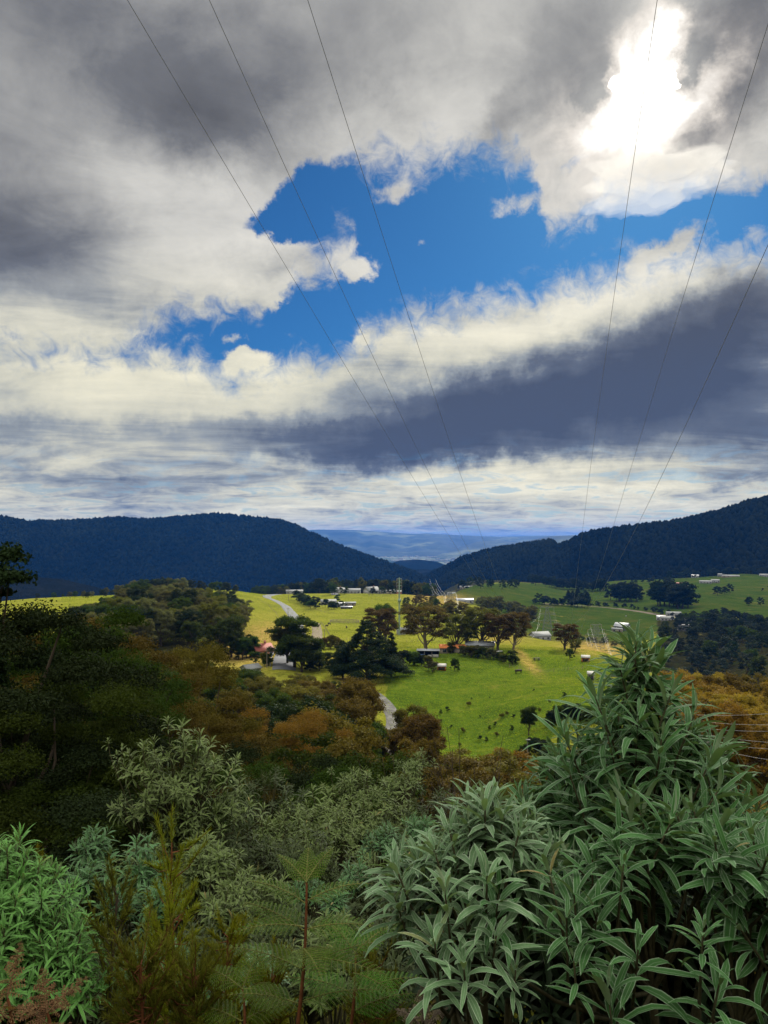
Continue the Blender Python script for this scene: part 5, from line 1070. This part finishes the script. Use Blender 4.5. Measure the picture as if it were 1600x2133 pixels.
for (u, v, w, h, wl, rf, nm, lb) in ((1522, 1202, 28, 3, 'cream', 'roofw', 'shed', 'very long pale farm shed on the far right pasture'), (1470, 1215, 18, 3, 'white', 'roofw', 'house', 'long white roofed house left of the very long shed'), (1418, 1221, 20, 4.5, 'cream', 'roofr', 'house', 'house with a red roof among dark trees'), (1424, 1229, 20, 3.5, 'white', 'roofw', 'house', 'white house just below the red roofed one'),
                          (1490, 1214, 12, 4, 'white', 'roofw', 'house', 'small white house between two farm sheds'), (1503, 1195, 14, 4, 'white', 'roofw', 'house', 'white house above the very long shed'), (1447, 1197, 12, 4, 'greywall', 'roofg', 'house', 'grey house high among the trees under the hill'), (1590, 1194, 14, 4, 'white', 'roofw', 'house', 'white house at the right end under the hill'),
                          (1403, 1282, 14, 3, 'greywall', 'roofw', 'shed', 'pale shed at the end of the valley road'), (1390, 1292, 12, 3, 'white', 'roofw', 'shed', 'white shed below the valley road'), (1377, 1291, 8, 3, 'white', 'roofg', 'shed', 'little grey roofed shed below the valley road'), (1425, 1313, 9, 3.5, 'white', 'roofw', 'house', 'tiny white house in the shaded valley wood'), (1437, 1300, 9, 3, 'greywall', 'roofw', 'shed', 'pale shed at the top of the shaded wood')):
    house(u, v, w, 8, h, 1.6, lb, wl, rf, 0.1, nm, nm, nwin=4, dmin=450)
house(545, 1366, 7, 6, 2.6, 2.0, 'red brick cottage below the golden bank', 'brickw', 'roofr', 0.5, nwin=3, chim=True, dmin=200)
house(522, 1410, 5, 4, 2.6, 1.0, 'white shed roof showing in the wood', 'greywall', 'roofw', 0.6, nwin=2, name='shed', cat='shed', lift=0.5, dmin=180)
house(1000, 1354, 11, 6, 2.6, 1.2, 'low shed with a grey roof behind the gum trunks', 'timber', 'roofg', 0.0, nwin=3, name='shed', cat='shed')
house(943, 1359, 10, 5, 2.4, 1.0, 'long rusty fronted shed under the gum trees', 'timber', 'rustroof', 0.05, nwin=3, name='shed', cat='shed')
# open machinery shed with clutter
p = ground(892, 1368, 150); e = empty('open_shed', p, -math.atan2(p.x, p.y), label='dark open fronted shed with clutter in front on the knoll', cat='shed')
MB().box((0, 2.2, 1.1), (8.2, 0.15, 2.8)).box((-4.1, 0, 1.1), (0.15, 4.4, 2.8)).box((4.1, 0, 1.1), (0.15, 4.4, 2.8)).build('wall', M['darkwood'], e)
MB().box((0, 0, 2.62), (8.8, 5.2, 0.14)).build('roof', M['roofg'], e)
for x in (-1.4, 1.4): MB().box((x, -2.1, 1.1), (0.16, 0.16, 2.8)).build('post', M['timber'], e)
for i, (x, y, s, mt, lb) in enumerate(((-3.2, -3.0, (1.0, .8, .8), 'white', 'small white box left of the open shed'), (-2.3, -2.9, (1.6, .1, 1.2), 'blue_t', 'blue panel leaning in front of the open shed'), (0.4, -3.1, (1.6, 1.0, .9), 'white', 'white crate in front of the middle of the open shed'), (2.6, -3.2, (2.2, 1.1, 1.0), 'white', 'long white tub at the right of the open shed'))):
    q = p+Vector((math.cos(-math.atan2(p.x, p.y))*x, y, 0)); z = float(hgt(q.x, q.y)); ee = empty('crate', (q.x, q.y, z), label=lb, cat='crate')
    MB().box((0, 0, s[2]/2), s).build('body', M[mt], ee); MB().box((0, 0, s[2]+0.04), (s[0]+.08, s[1]+.08, 0.08)).build('lid', M[mt], ee)
def hutch(u, v, w, dp, h, wall, roof, label, rz=0.0, dmin=150):
    p = ground(u, v, dmin); e = empty('hutch', p, rz-math.atan2(p.x, p.y), label=label, cat='hutch')
    MB().box((0, 0.1, h/2), (w, dp, h)).build('wall', M[wall], e)
    V = np.array([(-w/2-.15, -dp/2-.3, h-.1), (w/2+.15, -dp/2-.3, h-.1), (w/2+.15, dp/2+.2, h+.5), (-w/2-.15, dp/2+.2, h+.5)]); V = np.concatenate([V, V+np.array([0, 0, .1])])
    MB().add(V, [(0, 3, 2, 1), (4, 5, 6, 7), (0, 1, 5, 4), (1, 2, 6, 5), (2, 3, 7, 6), (3, 0, 4, 7)]).build('roof', M[roof], e)
    MB().box((0, -dp/2+0.07, h*0.42), (w*0.72, 0.08, h*0.6)).build('opening', M['darkwood'], e)
hutch(920, 1396, 3.0, 2.0, 1.5, 'rustroof', 'white', 'small orange animal hutch with a white roof on the knoll lawn')
hutch(1038, 1367, 2.8, 1.8, 1.4, 'timber', 'white', 'small white roofed hutch at the right of the knoll sheds')
hutch(1220, 1378, 2.8, 2.0, 1.5, 'rustroof', 'white', 'orange and white hutch at the right edge of the knoll')
hutch(1231, 1416, 2.0, 1.8, 1.9, 'white', 'white', 'tall white box hutch with a black opening on the right slope')
# water tank and trough on the green slope
p = ground(1080, 1403, 150); e = empty('water_trough', p, 0.3, label='small dark trough on posts in the upper green slope', cat='trough')
MB().box((0, 0, 1.0), (2.2, 0.8, 0.6)).build('tub', M['darkwood'], e)
for sx in (-.9, .9):
    for sy in (-.3, .3): MB().box((sx, sy, .35), (.12, .12, .8)).build('leg', M['darkwood'], e)
p = ground(1118, 1376, 150); e = empty('picnic_table', p, 0.2, label='dark picnic table beside the dirt track on the knoll', cat='table')
MB().box((0, 0, .95), (2.6, .9, .1)).build('tabletop', M['darkwood'], e)
for s in (-1, 1):
    MB().box((0, s*.95, .5), (2.6, .35, .08)).build('bench', M['darkwood'], e); MB().box((s*.9, 0, .45), (.12, 1.9, .12)).box((s*.9, -.35, .45), (.12, .12, .9)).box((s*.9, .35, .45), (.12, .12, .9)).build('leg', M['darkwood'], e)
# ------------------------------------------------------------------ fences
def fence(path, label, step=4.0, dmin=150, h=1.2, pr=0.07):
    X, Y = drape(path, 1.0, dmin, 3); Z = hgt(X, Y); e = empty('wire_fence', (X[0], Y[0], Z[0]), label=label, cat='fence'); o = np.array(e.location); P = np.stack([X, Y, Z], -1)-o
    for f in (0.35, 0.7, 1.05): MB().tube(P+np.array([0, 0, f]), 0.012, 3).build('wire', M['timber'], e)
    me = None
    for k in range(0, len(P), int(step)):
        if me is None:
            q = MB().tube([(0, 0, -.3), (0, 0, h)], pr, 6).build('post', M['timber'], e); me = q.data
        else: q = bpy.data.objects.new('post', me); C.objects.link(q); q.parent = e
        q.location = P[k]
fence([(846, 1338), (880, 1337), (930, 1338), (985, 1340)], 'wire fence behind the knoll gum row')
fence([(668, 1298), (680, 1312), (690, 1330)], 'wire fence running down the field beside the driveway')
fence([(640, 1262), (670, 1275), (720, 1282), (760, 1290)], 'wire fence below the farm yard', 6)
fence([(690, 1335), (760, 1328), (800, 1324)], 'wire fence across the sunlit field left of the pole', 5)
fence([(590, 1300), (575, 1278), (560, 1262), (535, 1248)], 'wire fence following the left side of the road', 6)
fence([(1060, 1390), (1130, 1402), (1230, 1392)], 'wire fence across the top of the green slope', 5)
fence([(830, 1238), (770, 1242), (740, 1236)], 'wire fence below the pointed white house', 6)
# round riding yard
p = ground(718, 1297, 300); e = empty('round_yard', p, label='round wooden rail yard on the plateau field', cat='yard')
ring = np.array([(9.5*math.cos(a), 9.5*math.sin(a), 0) for a in np.linspace(0, 2*math.pi, 41)]); rz_ = hgt(ring[:, 0]+p.x, ring[:, 1]+p.y)-p.z
for f in (0.6, 1.1, 1.5): MB().tube(ring+np.stack([0*rz_, 0*rz_, rz_+f], -1), 0.09, 4).build('rail', M['timber'], e)
for k in range(0, 40, 2): MB().tube([ring[k]+np.array([0, 0, rz_[k]-.2]), ring[k]+np.array([0, 0, rz_[k]+1.6])], 0.11, 5).build('post', M['timber'], e)
# ------------------------------------------------------------------ cattle
def cow(u, v, rz, label, mat):
    p = ground(u, v, 300); bm_v = [(0, 0, 1.05), (0.55, 0, 1.08), (-0.6, 0, 1.1), (-0.85, 0, 1.05), (0.9, 0, 1.15), (1.2, 0, 1.0), (1.42, 0, .85), (0.55, .2, .75), (.55, .2, .4), (.57, .2, .04), (0.55, -.2, .75), (.5, -.2, .4), (.55, -.2, .04), (-.65, .2, .8), (-.75, .2, .45), (-.7, .2, .04), (-.65, -.2, .8), (-.72, -.2, .45), (-.66, -.2, .04), (-1.0, 0, .7), (-1.02, 0, .45), (1.16, .16, 1.12), (1.16, -.16, 1.12)]
    ed = [(0, 1), (0, 2), (2, 3), (1, 4), (4, 5), (5, 6), (1, 7), (7, 8), (8, 9), (1, 10), (10, 11), (11, 12), (2, 13), (13, 14), (14, 15), (2, 16), (16, 17), (17, 18), (3, 19), (19, 20), (5, 21), (5, 22)]
    rr = {0: .40, 1: .36, 2: .36, 3: .22, 4: .22, 5: .16, 6: .11, 7: .15, 10: .15, 13: .18, 16: .18, 8: .07, 11: .07, 14: .08, 17: .08, 9: .06, 12: .06, 15: .06, 18: .06, 19: .03, 20: .04, 21: .05, 22: .05}
    me = bpy.data.meshes.new('cow'); me.from_pydata(bm_v, ed, []); o = bpy.data.objects.new('cow', me); C.objects.link(o); me.materials.append(M[mat])
    s = o.modifiers.new('skin', 'SKIN')
    for i, sv in enumerate(me.skin_vertices[0].data): sv.radius = (rr[i], rr[i]); sv.use_root = (i == 0)
    sub = o.modifiers.new('smooth', 'SUBSURF'); sub.levels = 1; sub.render_levels = 1
    o.location = p; o.rotation_euler = (0, 0, rz); tag(o, label, 'cow')
cow(681, 1306, 0.6, 'black cow grazing, lower of the two by the driveway fence', 'darkwood'); cow(686, 1302, 2.6, 'black cow grazing, upper of the two by the driveway fence', 'darkwood'); cow(722, 1309, 1.8, 'black cow standing alone below the round yard', 'darkwood')
cow(1304, 1285, 0.3, 'pale cow on the shaded valley pasture', 'white')
# ------------------------------------------------------------------ poles, pylons and power lines
def span(P0, P1, sag, n=24):
    t = np.linspace(0, 1, n)[:, None]; P = np.array(P0)*(1-t)+np.array(P1)*t; P[:, 2] -= (4*sag*t*(1-t))[:, 0]; return P
# tall steel pole with cross arms
p = ground(832, 1323, 250); top = uz(832, 1203, math.hypot(p.x, p.y)); H = top-p.z
e = empty('steel_pole', p, 0.3, label='tall grey green steel pole with insulators rising from the field', cat='pole')
MB().tube([(0, 0, -.5), (0, 0, H)], np.array([0.55, 0.34]), 12).build('mast', M['polegreen'], e, smooth=True)
for f in (0.98, 0.92, 0.86, 0.80):
    MB().box((0, 0, H*f), (3.0, 0.22, 0.22)).build('cross_arm', M['polegreen'], e)
    for s in (-1, 1): MB().tube([(s*1.4, 0, H*f), (s*1.4, 0, H*f-1.3)], 0.14, 6).build('insulator', M['insul'], e)
MB().box((0, -.2, H*0.60), (1.6, 1.0, 1.9)).build('junction_box', M['polegreen'], e)
def wood_pole(u, v, vt, label, dmin=150, arm=True, r=0.14, mat='timber'):
    p = ground(u, v, dmin); H = uz(u, vt, math.hypot(p.x, p.y))-p.z; e = empty('utility_pole', p, 0.4, label=label, cat='pole')
    MB().tube([(0, 0, -.4), (0, 0, H)], np.array([r*1.2, r*.8]), 8).build('post', M[mat], e)
    if arm:
        MB().box((0, 0, H-.5), (2.0, .14, .14)).build('cross_arm', M[mat], e)
        for x in (-.9, 0, .9): MB().tube([(x, 0, H-.42), (x, 0, H-.18)], 0.06, 5).build('insulator', M['insul'], e)
    return Vector(p)+Vector((0, 0, H-.2))
w1 = wood_pole(601, 1252, 1226, 'thin utility pole at the upper bend of the road')
w2 = wood_pole(600, 1288, 1266, 'thin utility pole beside the road above the tall roadside tree')
w3 = wood_pole(556, 1390, 1352, 'utility pole by the guard rail')
w4 = wood_pole(676, 1332, 1310, 'short utility pole beside the driveway')
# thin lamp post with its lamp
p = ground(1099, 1612, 60); H = uz(1099, 1541, math.hypot(p.x, p.y))-p.z
e = empty('lamp_post', p, 0.1, label='thin pale post with a small lamp head beside the white track', cat='lamp post')
MB().tube([(0, 0, -.3), (0, 0, H)], np.array([0.11, 0.08]), 8).build('post', M['steel'], e); MB().box((0.15, 0, H), (0.9, 0.28, 0.16)).build('lamp_head', M['white'], e)
def pylon(u, vbase, vtop, d, label, arms=((0.98, 5.0), (0.72, 6.2), (0.46, 5.2)), rz=0.0, th=0.09, bw=3.2, mat='steel'):
    a = uaz(u); x, y = d*math.sin(a), d*math.cos(a); zb = float(hgt(x, y)); zt = uz(u, vtop, d); H = zt-zb
    e = empty('lattice_pylon', (x, y, zb), rz, label=label, cat='pylon'); mb = MB(); lv = np.linspace(0, 1, 9); wd = lambda f: (bw*(1-f)**1.1+0.75)*(1 if f < 1 else 1)
    cor = [(-1, -1), (1, -1), (1, 1), (-1, 1)]
    for cx, cy in cor: mb.tube([(cx*wd(f), cy*wd(f), H*f*0.98) for f in lv], th, 4)
    mb.build('legs', M[mat], e); mb = MB()
    for i in range(len(lv)-1):
        f0, f1 = lv[i], lv[i+1]
        for k in range(4):
            a0, a1 = cor[k], cor[(k+1) % 4]
            A0 = (a0[0]*wd(f0), a0[1]*wd(f0), H*f0*.98); A1 = (a1[0]*wd(f1), a1[1]*wd(f1), H*f1*.98); B0 = (a1[0]*wd(f0), a1[1]*wd(f0), H*f0*.98); B1 = (a0[0]*wd(f1), a0[1]*wd(f1), H*f1*.98)
            mb.tube([A0, A1], th*.55, 4); mb.tube([B0, B1], th*.55, 4); mb.tube([B1, A1], th*.55, 4)
    mb.build('bracing', M[mat], e); ends = []
    for f, L_ in arms:
        mb = MB(); z = H*f*.98
        for s in (-1, 1):
            for yy in (-1, 1): mb.tube([(s*wd(f)*.9, yy*wd(f)*.8, z), (s*L_, 0, z+.2)], th*.8, 4)
            mb.tube([(s*wd(f)*.8, 0, z+1.6), (s*L_, 0, z+.2)], th*.6, 4)
        mb.tube([(-L_, 0, z+.2), (L_, 0, z+.2)], th*.7, 4); mb.build('cross_arm', M[mat], e)
        for s in (-1, 1):
            MB().tube([(s*L_, 0, z+.2), (s*L_, 0, z-1.2)], 0.12, 6).build('insulator', M['insul'], e)
            ends.append((s, np.array([x+math.cos(rz)*s*L_, y+math.sin(rz)*s*L_, zb+z-1.2])))
    return ends
E1 = pylon(1139, 1355, 1263, 600, 'tall lattice pylon behind the edge of the knoll, facing the lookout', rz=-0.12, th=0.12)
E2 = pylon(1240, 1368, 1300, 430, 'lattice pylon with broad lower arms near the big shrub top', arms=((0.99, 3.0), (0.80, 4.6), (0.62, 5.8)), rz=0.1, th=0.075)
E3 = pylon(938, 1300, 1232, 640, 'lattice pylon behind the gum row where bright wires meet', rz=0.35, th=0.1)
# wires: each hangs in a smooth sagging curve over the lookout and down to the pylon
def overhead(points, end, label, r0=0.016, r1=0.028):
    """points: [(u, v)] of the photograph with the plan line from end to the first point's place at the height given"""
    (u0, v0, h0), rest = points[0], points[1:]
    q = pdir(u0, v0); t = h0/q.z; P0 = np.array([q.x*t, q.y*t]); P1 = end[:2]; L_ = np.linalg.norm(P1-P0); dr = (P1-P0)/L_
    S = [0.0]; Z = [h0]
    for (u, v) in rest:
        q = pdir(u, v)                          # where the line of sight crosses the plan line
        m = np.array([[q.x, -dr[0]], [q.y, -dr[1]]]); k, s = np.linalg.solve(m, P0)
        if s > 2 and k > 0: S.append(s); Z.append(k*q.z)
    S.append(L_); Z.append(end[2]); S = np.array(S); Z = np.array(Z)
    wgt = np.ones(len(S)); wgt[-1] = 4; wgt[0] = 3
    co = np.polyfit(S, Z, 3 if len(S) > 4 else 2, w=wgt)
    s = np.concatenate([np.linspace(-60, 200, 60), np.linspace(205, L_, 60)]); P = np.stack([P0[0]+dr[0]*s, P0[1]+dr[1]*s, np.polyval(co, s)], -1)
    P[-1] = end
    rad = np.interp(s, [-60, 60, L_], [r0, r0, r1])
    e = obj('power_line', mesh_np('power_line', *[x if i == 0 else [x] for i, x in enumerate(tube(P, rad, 5))]), M['wire']); tag(e, label, 'power line')
le = [p for s, p in E1 if s < 0]; ri = [p for s, p in E1 if s > 0]
overhead([(265, 0, 27), (430, 265), (600, 560), (780, 870), (900, 1055), (964, 1162)], le[2], 'leftmost of the three overhead wires crossing the left sky', )
overhead([(437, 0, 27), (560, 280), (700, 590), (830, 850), (920, 1035), (982, 1157)], le[1], 'middle of the three overhead wires crossing the left sky')
overhead([(642, 0, 27), (700, 200), (780, 450), (880, 740), (950, 960), (1014, 1147)], le[0], 'rightmost of the three overhead wires crossing the left sky')
overhead([(1369, 0, 27), (1325, 300), (1280, 620), (1235, 930), (1213, 1110)], ri[0], 'steepest wire, left of the three crossing the right sky')
overhead([(1600, 50, 25), (1530, 280), (1440, 560), (1350, 860), (1278, 1095)], ri[1], 'middle wire of the three crossing the right sky')
overhead([(1600, 510, 14), (1520, 690), (1430, 880), (1370, 1010), (1330, 1090)], ri[2], 'lowest wire at the right edge of the sky')
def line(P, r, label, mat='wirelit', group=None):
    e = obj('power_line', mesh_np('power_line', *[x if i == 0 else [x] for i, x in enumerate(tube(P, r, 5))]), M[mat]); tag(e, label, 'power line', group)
gw = 'bright wires above the gum row'
for k, (s, p) in enumerate(E3):
    off = (0 if s < 0 else 12, (k//2)*11)
    far = px(895+off[0], 1206+off[1]*0.8, 900); nearp = px(962+off[0]*2.2+k, 1287-off[1]*.25, 285)
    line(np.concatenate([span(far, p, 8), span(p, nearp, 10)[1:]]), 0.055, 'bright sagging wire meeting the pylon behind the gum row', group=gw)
for k, (s, p) in enumerate(E2):
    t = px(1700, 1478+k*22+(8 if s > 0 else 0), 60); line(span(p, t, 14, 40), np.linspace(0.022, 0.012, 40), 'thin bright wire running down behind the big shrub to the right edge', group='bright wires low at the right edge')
# white town in the far plain
rng = np.random.default_rng(5); mb = MB()
for k in range(420):
    u = rng.uniform(690, 1010); d = rng.uniform(6500, 13500); a = uaz(u); x, y = d*math.sin(a), d*math.cos(a)
    if fbm(np.array([[x/900, y/900, 3.0]]), 2, 4)[0] < -0.05: continue
    mb.box((x, y, float(hgt(x, y))+5), (rng.uniform(14, 60), rng.uniform(12, 40), 12), rng.uniform(0, 3))
mb.build('town', M['white'], kind='stuff', label='pale scatter of a distant town on the hazy plain')
